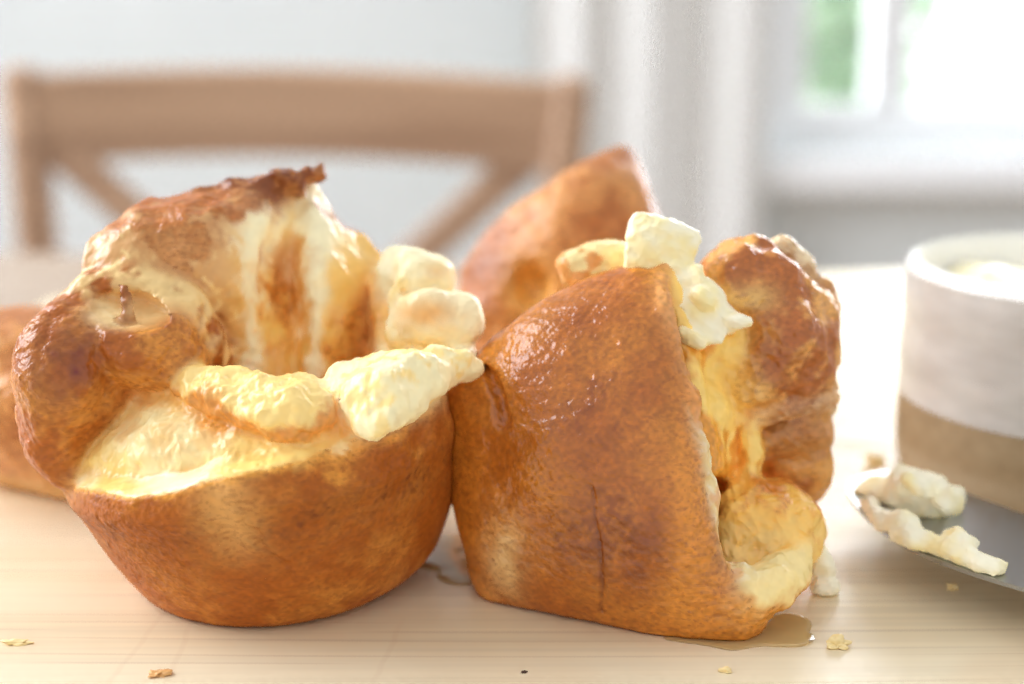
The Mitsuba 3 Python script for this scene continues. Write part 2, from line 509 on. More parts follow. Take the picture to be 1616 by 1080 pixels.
# curved top rail
n = 24
s = np.linspace(0, 1, n)
ra, rb = np.array((-0.3749, 1.1300, 0.0569)), np.array((0.0348, 1.1300, 0.0511))
rh = np.array((-0.1776, 1.1300, 0.0540))[2] - np.array((-0.1804, 1.1300, -0.0155))[2]
cen = ra + (rb - ra) * s[:, None] + np.stack([0 * s, 0.022 * np.sin(np.pi * s), 0.006 * np.sin(np.pi * s)], 1)
vv = np.concatenate([cen + [0, -0.011, -0.004], cen + [0, 0.011, -0.004], cen + [0, 0.011, -rh], cen + [0, -0.011, -rh], cen + [0, -0.006, 0], cen + [0, 0.006, 0]])
order = [0, 4, 5, 1, 2, 3]
ff = [[order[j] * n + i, order[j] * n + i + 1, order[(j + 1) % 6] * n + i + 1, order[(j + 1) % 6] * n + i] for i in range(n - 1) for j in range(6)]
rail = trimesh.Trimesh(vv, np.array([[a, b, c] for a, b, c, d in ff] + [[a, c, d] for a, b, c, d in ff]), process=False)
rail.fix_normals()
scene['chair__top_rail'] = mikit.ply(rail, 'chair_wood', 30)
b1, b2 = np.array((-0.3699, 1.1300, 0.0081)), np.array((0.0291, 1.1300, 0.0056))
e1, e2 = b1 + (0.285, -0.03, -0.255), b2 + (-0.285, -0.03, -0.255)
scene['chair__brace'] = mikit.ply(bar(b1, e1, 0.030, 0.012), 'chair_wood', 30)
scene['chair__brace_001'] = mikit.ply(bar(b2 + [0, 0.014, 0], e2 + [0, 0.014, 0], 0.030, 0.012), 'chair_wood', 30)
scene['chair__seat'] = mikit.ply(box(tl[0] - 0.01, tr_[0] + 0.01, 0.72, 1.115, -0.335, -0.305, 0.008), 'chair_wood', 30)
scene['chair__lower_rail'] = mikit.ply(bar((tl[0] + 0.03, 1.10, -0.26), (tr_[0] - 0.03, 1.10, -0.26), 0.03, 0.016), 'chair_wood', 30)
for i, x in enumerate((tl[0] + 0.02, tr_[0] - 0.02)):
    scene['chair__leg' + ('_%03d' % i if i else '')] = mikit.ply(box(x - 0.018, x + 0.018, 0.74, 0.776, -0.762, -0.336, 0.004), 'chair_wood', 30)
tag('chair', 'brown wooden cross-back dining chair standing behind the table', 'chair')

# ------------------------------------------------------------------ popover in front, left
CRUST_D, CRUST_M, CRUST_L = (0.17, 0.040, 0.009), (0.42, 0.112, 0.013), (0.62, 0.245, 0.042)
GOLD, CRUMB, CREAM = (0.76, 0.32, 0.050), (0.93, 0.66, 0.21), (0.95, 0.85, 0.54)


def tilted(c0, up):
    up = np.asarray(up, float); up = up / np.linalg.norm(up)
    ex = np.cross([0, 1.0, 0], up); ex /= np.linalg.norm(ex)
    return np.asarray(c0, float), np.stack([ex, np.cross(up, ex), up], 1)


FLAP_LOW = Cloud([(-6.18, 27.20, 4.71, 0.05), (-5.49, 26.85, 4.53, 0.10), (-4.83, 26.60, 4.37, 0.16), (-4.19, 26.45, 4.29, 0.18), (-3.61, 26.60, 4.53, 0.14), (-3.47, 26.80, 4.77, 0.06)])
NICK = Cloud([(-3.52, 27.10, 4.98, 0.08), (-3.41, 26.75, 4.78, 0.12), (-3.25, 26.55, 4.49, 0.11), (-3.07, 26.40, 4.28, 0.05)], step=0.03)


class PopoverOne:
    c0, R = tilted((-4.80, 29.95, -0.36), (-0.150, 0.0, 0.985))
    prof = CubicSpline([0, 0.35, 0.9, 1.6, 2.4, 3.2, 4.0, 5.0], [2.60, 3.06, 3.44, 3.80, 4.12, 4.36, 4.46, 4.5])
    wall = Cloud([
        [(-8.76, 30.50, 7.56, 0.28), (-8.09, 31.40, 7.88, 0.30), (-6.90, 32.20, 8.13, 0.28), (-5.75, 32.70, 8.34, 0.24), (-4.68, 32.90, 8.35, 0.18), (-4.35, 33.00, 7.67, 0.20), (-3.68, 32.80, 7.03, 0.26), (-3.06, 32.40, 6.50, 0.25)],
        [(-8.75, 30.00, 6.82, 0.42), (-7.71, 30.00, 7.43, 0.45), (-6.70, 30.40, 7.53, 0.45), (-5.82, 31.00, 7.50, 0.40), (-5.10, 32.00, 7.25, 0.26), (-4.40, 31.80, 7.21, 0.34), (-3.68, 32.00, 6.44, 0.26), (-3.01, 31.80, 6.11, 0.28)],
        [(-8.63, 30.00, 5.86, 0.45), (-7.51, 29.80, 6.54, 0.45), (-6.63, 30.10, 6.33, 0.45), (-5.82, 30.50, 6.18, 0.42), (-5.08, 31.50, 5.80, 0.26), (-4.28, 31.10, 5.90, 0.32), (-3.62, 31.90, 5.41, 0.26), (-2.79, 31.00, 5.48, 0.28)],
        [(-8.84, 30.20, 4.67, 0.45), (-7.61, 30.20, 5.25, 0.45), (-6.69, 30.70, 4.90, 0.40), (-5.71, 30.30, 4.71, 0.40), (-4.96, 30.80, 4.36, 0.35), (-4.23, 30.70, 4.38, 0.35), (-3.59, 31.30, 4.29, 0.35), (-2.69, 31.00, 4.45, 0.35)],
        [(-8.84, 30.60, 3.08, 0.45), (-7.78, 31.00, 3.25, 0.45), (-6.51, 30.40, 3.14, 0.45), (-5.59, 30.00, 3.12, 0.45), (-4.85, 30.20, 3.06, 0.45), (-4.14, 30.20, 3.06, 0.45), (-3.43, 30.80, 3.01, 0.45), (-2.51, 32.00, 2.93, 0.45)]])
    lobes = [((-9.15, 29.10, 4.86), (1.38, 1.9, 1.75), rot(0, 12, 0)), ((-7.74, 29.00, 5.55), (1.45, 1.5, 0.98), rot(0, 22, 0)), ((-9.40, 28.90, 3.74), (0.98, 1.3, 1.05), None)]
    roll = Cloud([(-9.88, 29.40, 4.75, 0.8), (-9.25, 29.40, 5.80, 0.70), (-8.44, 29.40, 6.59, 0.55), (-7.62, 29.40, 6.45, 0.6), (-6.81, 29.50, 5.71, 0.62), (-6.58, 29.80, 4.92, 0.5)])
    beak = Cloud([(-9.32, 28.50, 4.31, 0.85), (-9.38, 28.20, 3.58, 0.66), (-9.26, 27.90, 3.01, 0.34)])
    lip = Cloud([(-9.27, 28.20, 2.71, 0.10), (-8.35, 27.30, 3.10, 0.12), (-7.06, 26.40, 3.59, 0.12), (-5.70, 25.90, 3.99, 0.12), (-4.44, 25.70, 4.26, 0.12), (-3.37, 25.90, 4.47, 0.12), (-2.53, 26.70, 4.58, 0.12), (-1.76, 27.90, 4.74, 0.12), (-1.39, 28.90, 4.75, 0.12)])
    ramp = Cloud([
        [(-9.30, 28.60, 2.48, 0.06), (-8.45, 27.60, 2.89, 0.06), (-7.20, 26.90, 3.32, 0.06), (-5.84, 26.50, 3.69, 0.06), (-4.55, 26.30, 3.98, 0.06), (-3.45, 26.50, 4.21, 0.06), (-2.51, 27.20, 4.51, 0.06), (-1.55, 28.40, 4.76, 0.06)],
        [(-8.63, 28.10, 3.22, 0.30), (-8.01, 27.60, 3.57, 0.30), (-6.97, 27.15, 3.93, 0.30), (-5.84, 26.95, 4.06, 0.30), (-4.63, 26.90, 4.14, 0.32), (-3.51, 27.00, 4.31, 0.32), (-2.61, 27.60, 4.59, 0.32), (-1.71, 28.80, 4.78, 0.28)],
        [(-8.13, 28.40, 3.93, 0.30), (-7.69, 28.10, 4.09, 0.30), (-6.90, 27.80, 4.39, 0.30), (-5.90, 27.65, 4.44, 0.30), (-4.74, 27.60, 4.39, 0.32), (-3.59, 27.70, 4.45, 0.32), (-2.72, 28.20, 4.75, 0.30), (-1.86, 29.20, 4.88, 0.28)],
        [(-7.64, 28.90, 4.67, 0.30), (-7.34, 28.70, 4.75, 0.30), (-6.84, 28.50, 4.84, 0.30), (-6.01, 28.30, 4.79, 0.30), (-4.82, 28.20, 4.61, 0.32), (-3.66, 28.30, 4.54, 0.32), (-2.78, 28.80, 4.67, 0.30), (-1.96, 29.60, 4.84, 0.28)]])
    flap = Cloud([
        [(-7.49, 29.00, 4.81, 0.14), (-6.72, 28.60, 5.03, 0.16), (-6.00, 28.30, 5.06, 0.16), (-5.16, 28.00, 5.05, 0.17), (-4.36, 27.80, 5.01, 0.17), (-3.70, 27.80, 4.66, 0.14)],
        [(-7.32, 28.50, 4.73, 0.22), (-6.59, 28.00, 4.93, 0.28), (-5.81, 27.30, 4.92, 0.36), (-4.97, 26.80, 4.79, 0.42), (-4.19, 26.60, 4.68, 0.44), (-3.59, 26.90, 4.59, 0.24)],
        [(-7.20, 28.40, 4.59, 0.14), (-6.55, 28.00, 4.57, 0.18), (-5.89, 27.60, 4.48, 0.20), (-5.08, 27.30, 4.23, 0.22), (-4.31, 27.10, 4.05, 0.22), (-3.67, 27.10, 4.24, 0.16)]])
    chunk = [(-3.92, 28.00, 4.98), (-3.22, 28.40, 5.36), (-2.33, 28.70, 5.48), (-1.44, 28.80, 5.25), (-0.95, 29.20, 4.89), (-3.39, 27.10, 5.24), (-2.36, 26.90, 5.66), (-1.56, 27.70, 5.41), (-2.71, 26.10, 4.48), (-3.05, 26.30, 4.62), (-2.21, 26.30, 4.62), (-2.08, 26.50, 4.72), (-1.46, 27.50, 4.94), (-3.27, 26.60, 4.70), (-2.76, 28.40, 4.07), (-1.61, 29.40, 4.32)]
    nub = Cloud([(-1.56, 28.60, 5.25, 0.34), (-1.23, 28.60, 5.11, 0.36), (-0.94, 29.00, 4.86, 0.30)])
    lumps = [((-1.73, 30.40, 5.77), (0.96, 0.66, 0.60), rot(-24, 8, 10)), ((-1.99, 31.20, 6.50), (0.74, 0.6, 0.50), rot(-20, 10, -8)), ((-1.16, 30.00, 5.01), (0.34, 0.34, 0.28), None), ((-2.32, 30.90, 4.77), (0.75, 0.7, 0.6), None), ((-2.54, 31.60, 5.93), (0.55, 0.6, 1.05), None)]
    fin = Cloud([(-1.65, 30.90, 6.80, 0.14), (-2.14, 30.80, 6.75, 0.12), (-2.55, 30.60, 6.51, 0.13), (-2.71, 30.40, 5.91, 0.14), (-2.59, 30.30, 5.29, 0.16), (-2.13, 30.20, 5.03, 0.2)])
    crest = Cloud([(-6.99, 31.80, 8.19, 0.20), (-6.40, 31.90, 8.28, 0.34), (-5.76, 31.90, 8.35, 0.42), (-5.20, 32.00, 8.45, 0.38), (-4.75, 32.20, 8.57, 0.30), (-4.48, 32.40, 8.65, 0.18)])
    stalk = Cloud([(-8.08, 28.72, 6.81, 0.10), (-8.05, 28.62, 6.60, 0.10), (-7.97, 28.50, 6.14, 0.15)], step=0.03)

    def parts(s, p):
        q = (p - s.c0) @ s.R
        r, h = np.linalg.norm(q[:, :2], axis=1), q[:, 2]
        th = np.arctan2(q[:, 1], q[:, 0])
        groove = 0.10 * np.exp(-((th + 1.62) / 0.05) ** 2) * sstep(1.6, 2.9, h)
        cup = (r - s.prof(np.clip(h, 0, 5)) * (1 - 0.06 * np.clip(np.cos(th), 0, 1) * sstep(1.6, 3.6, h)) + groove - 0.10 * np.exp(-((h - 3.35) / 0.30) ** 2)) * 0.93
        cup = smax(cup, h - (4.0 + 0.26 * sstep(-2.3, -1.0, th) * sstep(2.0, 0.6, th)), 0.4)
        cup = smax(cup, 0.05 - h, 0.7)
        d = {'cup': cup, 'wall': s.wall(p) - 0.11 * nz(p * [2.0, 1, 0.45], 0.9, 27) - 0.04 * nz(p * [2.2, 1, 0.5], 2.2, 28), 'roll': s.roll(p), 'beak': s.beak(p), 'lip': s.lip(p), 'ramp': s.ramp(p), 'flap': s.flap(p), 'nub': s.nub(p), 'fin': s.fin(p), 'crest': s.crest(p), 'stalk': s.stalk(p)}
        d['lobe'] = np.minimum.reduce([ell(p, *e) for e in s.lobes])
        d['chunk'] = hull(p, s.chunk, 0.11)
        d['lump'] = np.minimum.reduce([smin(rbox(p, *e, k=0.95), ell(p, *e), 0.1) for e in s.lumps])
        return d

    def __call__(s, p0):
        p = p0 + np.stack([0.10 * nz(p0, 0.75, k) + 0.05 * nz(p0, 2.1, k + 5) for k in range(3)], 1) * sstep(2.0, 4.2, p0[:, 2])[:, None]
        d = s.parts(p)
        s.last = d
        # the hollow
        cav = ell(p, (-4.63, 30.60, 4.85), (2.6, 1.9, 2.3))
        body = smax(d['cup'], -cav, 0.4)
        f = smin(body, d['ramp'], 0.35)
        f = smin(f, d['wall'], 0.20)
        shell = smin(smin(d['lobe'], d['roll'], 0.25), d['beak'], 0.4) - 0.12 * nz(p0, 0.9, 37) + 0.05 * np.exp(-(nz(p0, 1.3, 38) / 0.12) ** 2)
        pit = ell(p, (-7.90, 28.40, 6.35), (0.86, 0.95, 0.30), rot(0, 12, 0))
        shell = smax(shell, -pit, 0.07)
        f = smin(f, shell, 0.12)
        f = smin(f, d['crest'] - 0.15 * nz(p0, 2.2, 3) - 0.07 * nz(p0, 5.0, 5), 0.10)
        f = smin(f, d['flap'] - 0.06 * nz(p0, 2.4, 15) - 0.05 * np.abs(nz(p0, 5.0, 16)), 0.10)
        f = smin(f, smin(d['chunk'] - 0.06 * nz(p0, 1.5, 8), d['nub'], 0.12) - 0.03 * nz(p0, 3, 9), 0.07)
        f = smin(f, smin(d['lump'] - 0.09 * nz(p0, 1.5, 11), d['fin'], 0.08), 0.10)
        nick = NICK(p0)
        f = smax(f, -nick, 0.08)
        f = smin(f, d['stalk'], 0.08)
        return smax(f, 0.0 - p0[:, 2], 0.15)


def build_one():
    s = PopoverOne()
    v, f = polygonise(s, (-11.4, 24.8, -0.2), (-0.4, 36.0, 9.8), 0.09, 1)
    n = vnormals(v, f)
    d = s.parts(v)
    soft = 0.10
    q = (v - s.c0) @ s.R
    r, h = np.linalg.norm(q[:, :2], axis=1), q[:, 2]
    zone = {}
    names = ['cup', 'wall', 'lobe', 'roll', 'beak', 'lip', 'ramp', 'flap', 'chunk', 'nub', 'lump', 'fin', 'crest', 'stalk']
    W = np.stack([np.exp(-np.maximum(d[k] + 0.12, 0) / soft) for k in names], 1)
    W[:, names.index('stalk')] *= 8 * (d['stalk'] < 0.10)
    W[:, names.index('crest')] *= 3
    W /= W.sum(1, keepdims=True)
    w = {k: W[:, i] for i, k in enumerate(names)}
    n1, n2, n3, n4 = fb(v, 0.9, 1, 3), fb(v, 3.0, 4, 3), fb(v, 9.0, 8, 2), nz(v, 22, 2)
    # crust of the cup
    cup = mixc(CRUST_M, CRUST_L, 0.75 * sstep(-1.0, 1.5, 0.5 * n2 + 0.8 * n1 + 0.25 * n3 - 0.2))
    band = np.exp(-((h - 3.05) / 0.45) ** 2) + 0.45 * np.exp(-((h - 2.2) / 0.5) ** 2)
    cup = mixc(cup, CRUST_D, np.clip(0.55 * band * (0.6 + 0.5 * n2 + 0.4 * n3) + 0.16 * sstep(0.1, 0.8, n3), 0, 0.9))
    th = np.arctan2(q[:, 1], q[:, 0])
    cup = mixc(cup, (0.74, 0.40, 0.13), 0.75 * np.exp(-((th + 1.60) / 0.13) ** 2) * sstep(1.9, 3.2, h))
    inner = (r < s.prof(np.clip(h, 0, 5)) - 0.45) & (h > 0.6)
    cup = np.where(inner[:, None], mixc(GOLD, CRUMB, sstep(-0.5, 0.6, n1 + n2)), cup)
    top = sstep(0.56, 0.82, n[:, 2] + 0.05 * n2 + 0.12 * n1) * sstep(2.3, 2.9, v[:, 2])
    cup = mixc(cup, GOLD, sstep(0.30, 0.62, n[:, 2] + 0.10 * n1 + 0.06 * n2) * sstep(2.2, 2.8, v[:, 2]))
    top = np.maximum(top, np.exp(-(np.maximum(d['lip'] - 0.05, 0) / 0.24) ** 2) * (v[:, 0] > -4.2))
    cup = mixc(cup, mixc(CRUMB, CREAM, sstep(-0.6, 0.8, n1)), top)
    crumb = mixc(CRUMB, CREAM, sstep(-0.6, 0.8, n1 + 0.3 * n2))
    lipc = mixc(crumb, GOLD, 0.5 * sstep(0.4, 1.1, n2 + 0.3 * n1))
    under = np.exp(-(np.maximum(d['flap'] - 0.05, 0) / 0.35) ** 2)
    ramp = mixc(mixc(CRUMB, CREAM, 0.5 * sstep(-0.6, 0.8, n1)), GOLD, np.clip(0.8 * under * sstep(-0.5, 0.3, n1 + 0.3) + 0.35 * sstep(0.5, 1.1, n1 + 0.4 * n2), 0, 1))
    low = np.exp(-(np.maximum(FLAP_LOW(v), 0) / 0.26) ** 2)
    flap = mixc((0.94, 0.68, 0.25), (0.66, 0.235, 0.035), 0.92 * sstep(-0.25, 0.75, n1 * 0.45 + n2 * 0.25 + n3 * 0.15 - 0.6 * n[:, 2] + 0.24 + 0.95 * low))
    chunk = mixc(np.array(CREAM) * (1, 0.98, 0.9), CRUMB, 0.7 * sstep(0.1, 1.0, n1 + n2))
    lump = mixc(CREAM, (0.78, 0.36, 0.08), 0.9 * np.clip(np.exp(-(np.linalg.norm((v - np.array((-1.85, 29.80, 6.02))) / (0.70, 0.9, 0.34), axis=1)) ** 2) + 0.7 * np.exp(-(np.linalg.norm((v - np.array((-1.65, 30.80, 6.75))) / (0.3, 0.7, 0.2), axis=1)) ** 2), 0, 1))
    # the ballooned crust at the left, browner where it bulges
    lobe = mixc(CRUST_M, CRUST_L, sstep(-0.7, 0.8, n1 + 0.5 * n2 + 0.2 * n3))
    lobe = mixc(lobe, (0.25, 0.07, 0.03), 0.95 * np.exp(-(np.linalg.norm((v - np.array((-9.07, 27.40, 5.47))) / (1.05, 1.8, 0.95), axis=1)) ** 2) * (0.8 + 0.5 * n2))
    roll = mixc(lobe, (0.80, 0.56, 0.24), sstep(-0.3, 0.6, n1 + 0.5 * n2 + 0.4))
    pit = np.exp(-(np.linalg.norm((v - np.array((-7.98, 28.70, 6.28))) / (0.84, 0.8, 0.32), axis=1)) ** 4)
    # inner side of the tall back wall: pale ridges, brown streaks between them
    x = v[:, 0]
    outer = sstep(-0.1, 0.3, n[:, 1] * 0.8 + 0.2)
    wl = mixc((0.90, 0.54, 0.13), CREAM, sstep(-0.1, 1.0, 0.35 * n1 + 0.15 * n2 + 0.95 * np.exp(-((x + 5.68 + 0.12 * n2) / 0.24) ** 2) + 0.8 * np.exp(-((x + 4.38 + 0.14 * n2) / 0.26) ** 2) + 0.65 * sstep(6.2, 8, v[:, 2])))
    streak = np.exp(-((x + 5.03 + 0.26 * n2 + 0.2 * n1) / 0.44) ** 2) * (0.45 + 0.55 * sstep(4.6, 6.2, v[:, 2])) + np.exp(-((x + 3.42 + 0.22 * n2 - 0.25 * (v[:, 2] - 5.2)) / 0.55) ** 2) * sstep(7.0, 5.6, v[:, 2] + 0.3 * n2)
    wl = mixc(wl, (0.62, 0.22, 0.032), np.clip(streak * (0.85 + 0.3 * n2) * sstep(7.6, 6.7, v[:, 2] + 0.3 * n2), 0, 0.95))
    left = sstep(-5.6, -6.6, x + 0.25 * n1)
    wl = mixc(wl, mixc((0.66, 0.36, 0.14), (0.80, 0.56, 0.25), sstep(-0.5, 0.6, n1 + n2 + 0.5 * n3)), left)
    wl = mixc(wl, CRUST_M, 0.75 * left * sstep(0.0, 0.8, n1 + 0.4 * n2 + 0.7 * sstep(7.0, 8.2, v[:, 2] + 0.4 * (x + 8))))
    wl = mixc(wl, CRUST_M, outer)
    wl = mixc(wl, CRUST_M, 0.85 * sstep(7.7, 8.35, v[:, 2] + 0.3 * n2) * sstep(-4.7, -5.4, x))
    crest = mixc((0.42, 0.16, 0.05), (0.20, 0.055, 0.018), sstep(-0.4, 0.5, n2 + 0.6 * n3))
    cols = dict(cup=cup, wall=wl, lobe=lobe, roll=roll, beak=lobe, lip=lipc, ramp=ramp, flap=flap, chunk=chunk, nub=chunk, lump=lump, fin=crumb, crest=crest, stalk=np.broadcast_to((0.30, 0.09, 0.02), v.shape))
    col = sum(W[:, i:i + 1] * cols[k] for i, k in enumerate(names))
    col = mixc(col, np.array(CREAM) * np.array([0.95, 0.85, 0.7]), 0.9 * np.clip(pit, 0, 1) * (1 - w['stalk']))
    # fine mottling
    fleck = nz(v, 14, 35) - 0.6 * np.abs(nz(v, 8, 36))
    crusted = sstep(0.56, 0.42, col[:, 1] / col[:, 0])
    col = col * (1 + crusted * (0.05 * n3 + 0.10 * fleck) + 0.05 * n2)[:, None]
    # small relief: coarse puckers on the crust, torn threads on the crumb
    crusty = np.clip(w['cup'] + w['lobe'] + w['roll'] + w['beak'] + w['crest'] + w['wall'] * 0.7, 0, 1)
    rough = np.clip(w['lobe'] + w['roll'] + w['beak'] + w['crest'], 0, 1)
    disp = crusty * (0.005 * n2 + 0.004 * n3 + 0.004 * n4) + rough * (0.012 * n2 + 0.010 * np.abs(nz(v, 6, 31))) + (1 - crusty) * (0.022 * nz(v * [1, 1, 2.6], 2.4, 17) + 0.010 * nz(v * [2.8, 1, 1], 6, 18)) + (1 - crusty) * (1 - 0.75 * w['chunk'] - 0.6 * w['lump']) * (0.03 - 0.055 * np.abs(nz(v, 2.6, 23)) - 0.030 * np.abs(nz(v, 6.5, 24))) + w['flap'] * (0.05 * np.abs(nz(v, 4, 19)) + 0.05 * nz(v, 2.2, 25)) + w['chunk'] * 0.022 * nz(v * [1.6, 1, 0.5], 5, 20)
    crease = np.exp(-((th + 1.50 + 0.03 * n2 + 0.10 * (h - 3.0)) / 0.010) ** 2) * sstep(1.5, 2.0, h) * sstep(3.7, 3.2, h) * (w['cup'] > 0.5) * (v[:, 1] < 29)
    disp = disp - 0.05 * crease
    v = v + n * disp[:, None]
    pale = (col[:, 1] > 0.46 * col[:, 0]) & ~((w['cup'] > 0.6) & ~inner & (top < 0.5))
    pf = pale[f].sum(1) >= 2
    tf = (np.clip(w['lobe'] + w['roll'] + w['beak'] + w['crest'] + w['stalk'] + w['wall'], 0, 1) > 0.5)[f].sum(1) >= 2
    ff = (w['flap'] > 0.5)[f].sum(1) >= 2
    cf = ((w['chunk'] + w['nub']) > 0.5)[f].sum(1) >= 2
    sf = (w['stalk'] > 0.5)[f].sum(1) >= 2
    rest = ~(ff | cf | sf)
    for name, sel, b in (('crust', ~pf & ~tf & rest, 'crust'), ('crumb', pf & rest, 'crumb_skin'), ('top', ~pf & tf & rest, 'shiny_crust'), ('flap', ff, 'crumb_skin'), ('torn_lump', cf & ~ff, 'crumb_skin'), ('thread', sf & ~ff & ~cf, 'shiny_crust')):
        g = f[sel]
        u, inv = np.unique(g, return_inverse=True)
        path = meshkit.write_ply(trimesh.Trimesh(v[u] / 100, inv.reshape(-1, 3), process=False), False, None, np.clip(col[u], 0, 1), normals=vnormals(v, f)[u])
        scene['popover__' + name] = {'type': 'ply', 'filename': path, 'face_normals': False, 'bsdf': {'type': 'ref', 'id': b}}
    tag('popover', 'golden popover standing upright at front left, torn open to a pale hollow', 'popover', None)


build_one()

# ------------------------------------------------------------------ popover in front, right: lying on its side, glazed with syrup
class PopoverTwo:
    front = Cloud([
        [(-0.12, 32.40, 3.60, 0.45), (-1.14, 30.60, 4.04, 0.36), (-0.36, 30.30, 4.53, 0.38), (0.45, 30.40, 5.40, 0.40), (1.24, 30.40, 5.91, 0.38), (2.17, 30.30, 6.36, 0.34), (3.02, 29.90, 6.73, 0.26)],
        [(-0.12, 32.20, 2.56, 0.45), (-1.20, 29.90, 3.57, 0.40), (-0.38, 29.10, 4.52, 0.40), (0.56, 28.90, 5.30, 0.40), (1.61, 28.70, 5.77, 0.40), (2.53, 28.70, 6.11, 0.36), (3.13, 28.70, 6.11, 0.24)],
        [(-0.05, 31.80, 1.27, 0.45), (-0.97, 29.30, 2.31, 0.40), (-0.24, 28.40, 3.09, 0.40), (0.74, 27.80, 3.64, 0.40), (1.89, 27.40, 3.98, 0.40), (2.82, 27.20, 4.18, 0.36), (3.46, 27.40, 4.22, 0.22)],
        [(0.10, 31.20, 0.23, 0.45), (-0.70, 28.90, 0.99, 0.38), (-0.04, 28.00, 1.54, 0.40), (1.00, 27.30, 1.75, 0.40), (2.13, 26.80, 2.03, 0.40), (3.12, 26.50, 2.15, 0.38), (3.86, 26.60, 2.11, 0.24)],
        [(0.18, 30.80, -0.48, 0.40), (-0.50, 28.60, 0.14, 0.32), (0.30, 28.00, 0.26, 0.34), (1.42, 27.50, 0.25, 0.36), (2.64, 27.00, 0.15, 0.36), (3.85, 26.70, 0.13, 0.36), (4.86, 26.60, 0.25, 0.30)]])
    toe = Cloud([(3.92, 26.85, 0.34, 0.40), (4.63, 26.65, 0.71, 0.50), (5.25, 26.80, 0.89, 0.52), (5.74, 27.30, 1.01, 0.44), (5.99, 27.80, 1.12, 0.3)])
    shoulder = Cloud([(-1.21, 30.40, 4.15, 0.28), (-0.67, 30.00, 4.55, 0.30), (-0.11, 30.20, 5.02, 0.33)])
    edge = Cloud([(3.16, 29.70, 6.91, 0.17), (3.17, 28.70, 6.44, 0.18), (3.26, 28.30, 5.73, 0.18), (3.52, 27.80, 4.80, 0.19), (3.71, 27.40, 3.98, 0.22), (3.88, 27.10, 3.14, 0.22), (3.98, 26.80, 2.16, 0.22), (4.07, 26.70, 1.52, 0.24), (4.52, 26.70, 1.18, 0.26), (5.14, 26.90, 0.95, 0.25)], step=0.04)
    flaps = [((5.37, 28.75, 1.45), (1.20, 1.15, 1.20), rot(0, 24, 0)), ((6.36, 29.30, 1.27), (0.62, 0.8, 1.0), rot(0, -18, 0)), ((5.14, 28.00, 0.74), (1.0, 0.8, 0.60), rot(0, -8, 0))]
    heart = [((2.92, 30.80, 2.71), (3.0, 1.8, 2.9), rot(0, -20, 0)), ((4.22, 29.20, 4.03), (0.42, 0.4, 0.55), rot(0, -15, 0)), ((4.13, 29.70, 5.30), (0.50, 0.4, 0.6), rot(0, -20, 0))]
    trough = Cloud([
        [(3.37, 29.60, 6.65, 0.25), (3.64, 29.00, 5.28, 0.25), (3.90, 28.50, 4.17, 0.25), (4.09, 28.00, 3.09, 0.25)],
        [(3.97, 30.30, 6.22, 0.35), (4.34, 30.10, 4.70, 0.35), (4.62, 29.80, 3.63, 0.35), (4.73, 29.40, 2.59, 0.35)],
        [(4.70, 30.10, 6.12, 0.35), (4.92, 29.80, 4.64, 0.35), (5.11, 29.60, 3.69, 0.35), (5.19, 29.20, 2.59, 0.35)]])
    lobes = [((5.10, 30.90, 6.30), (1.02, 1.3, 1.10), rot(0, 25, 0)), ((5.85, 30.70, 5.04), (1.12, 1.5, 1.62), rot(0, 16, 0)), ((5.26, 30.10, 4.41), (0.72, 0.9, 0.75), rot(0, 40, 0)), ((6.72, 31.20, 4.69), (0.70, 1.2, 1.70), rot(0, 8, 0)), ((6.15, 31.40, 3.20), (1.22, 1.4, 1.65), rot(0, 4, 0)), ((6.53, 31.40, 2.04), (0.82, 1.3, 1.1), rot(0, -6, 0))]
    band = Cloud([(4.68, 30.50, 2.63, 0.36), (5.19, 30.20, 2.91, 0.46), (5.95, 30.10, 3.06, 0.50), (6.67, 30.50, 2.99, 0.42), (7.10, 31.10, 2.88, 0.3)])
    ribs = Cloud([(5.94, 31.50, 7.05, 0.30), (6.46, 31.30, 6.58, 0.32), (6.79, 31.10, 5.60, 0.30), (7.01, 31.00, 4.60, 0.28), (7.19, 30.90, 3.58, 0.26)])
    ribs2 = Cloud([(5.14, 29.60, 3.52, 0.20), (5.80, 29.50, 3.86, 0.24), (6.64, 29.90, 3.89, 0.22), (7.14, 30.50, 3.93, 0.2)])
    corner = [((1.76, 31.20, 6.57), (0.62, 0.5, 0.62), rot(0, -25, 0)), ((2.24, 31.40, 6.70), (0.42, 0.45, 0.55), rot(0, 10, 0))]
    rim = Cloud([(1.20, 31.00, 6.28, 0.11), (1.37, 31.10, 6.84, 0.11), (1.69, 31.20, 7.17, 0.12)])

    def parts(s, p):
        d = {k: getattr(s, k)(p) for k in ('front', 'toe', 'shoulder', 'edge', 'ribs', 'ribs2', 'rim', 'band', 'trough')}
        for k in ('flaps', 'heart', 'lobes'):
            es = [ell(p, *e) for e in getattr(s, k)]
            d[k] = es[0]
            for e in es[1:]:
                d[k] = smin(d[k], e, 0.35)
        d['corner'] = np.minimum.reduce([rbox(p, *e) for e in s.corner])
        return d

    def __call__(s, p0):
        p = p0 + np.stack([0.08 * nz(p0, 0.8, k + 21) + 0.05 * nz(p0, 2.2, k + 26) for k in range(3)], 1) * (0.5 + 0.8 * sstep(4.2, 5.0, p0[:, 0]))[:, None]
        d = s.parts(p)
        f = smin(d['front'], d['shoulder'], 0.5)
        crack = Cracks(p0)
        f = f + 0.03 * crack + 0.26 * np.exp(-(np.maximum(_fold(p0), 0) / 0.14) ** 2)
        f = smin(f, d['toe'], 0.35)
        f = smin(f, d['edge'] - 0.11 * nz(p0, 1.7, 2) - 0.05 * nz(p0, 6, 3), 0.12)
        f = smin(f, smin(d['heart'], d['trough'], 0.2) - 0.06 * nz(p0, 1.8, 33), 0.12)
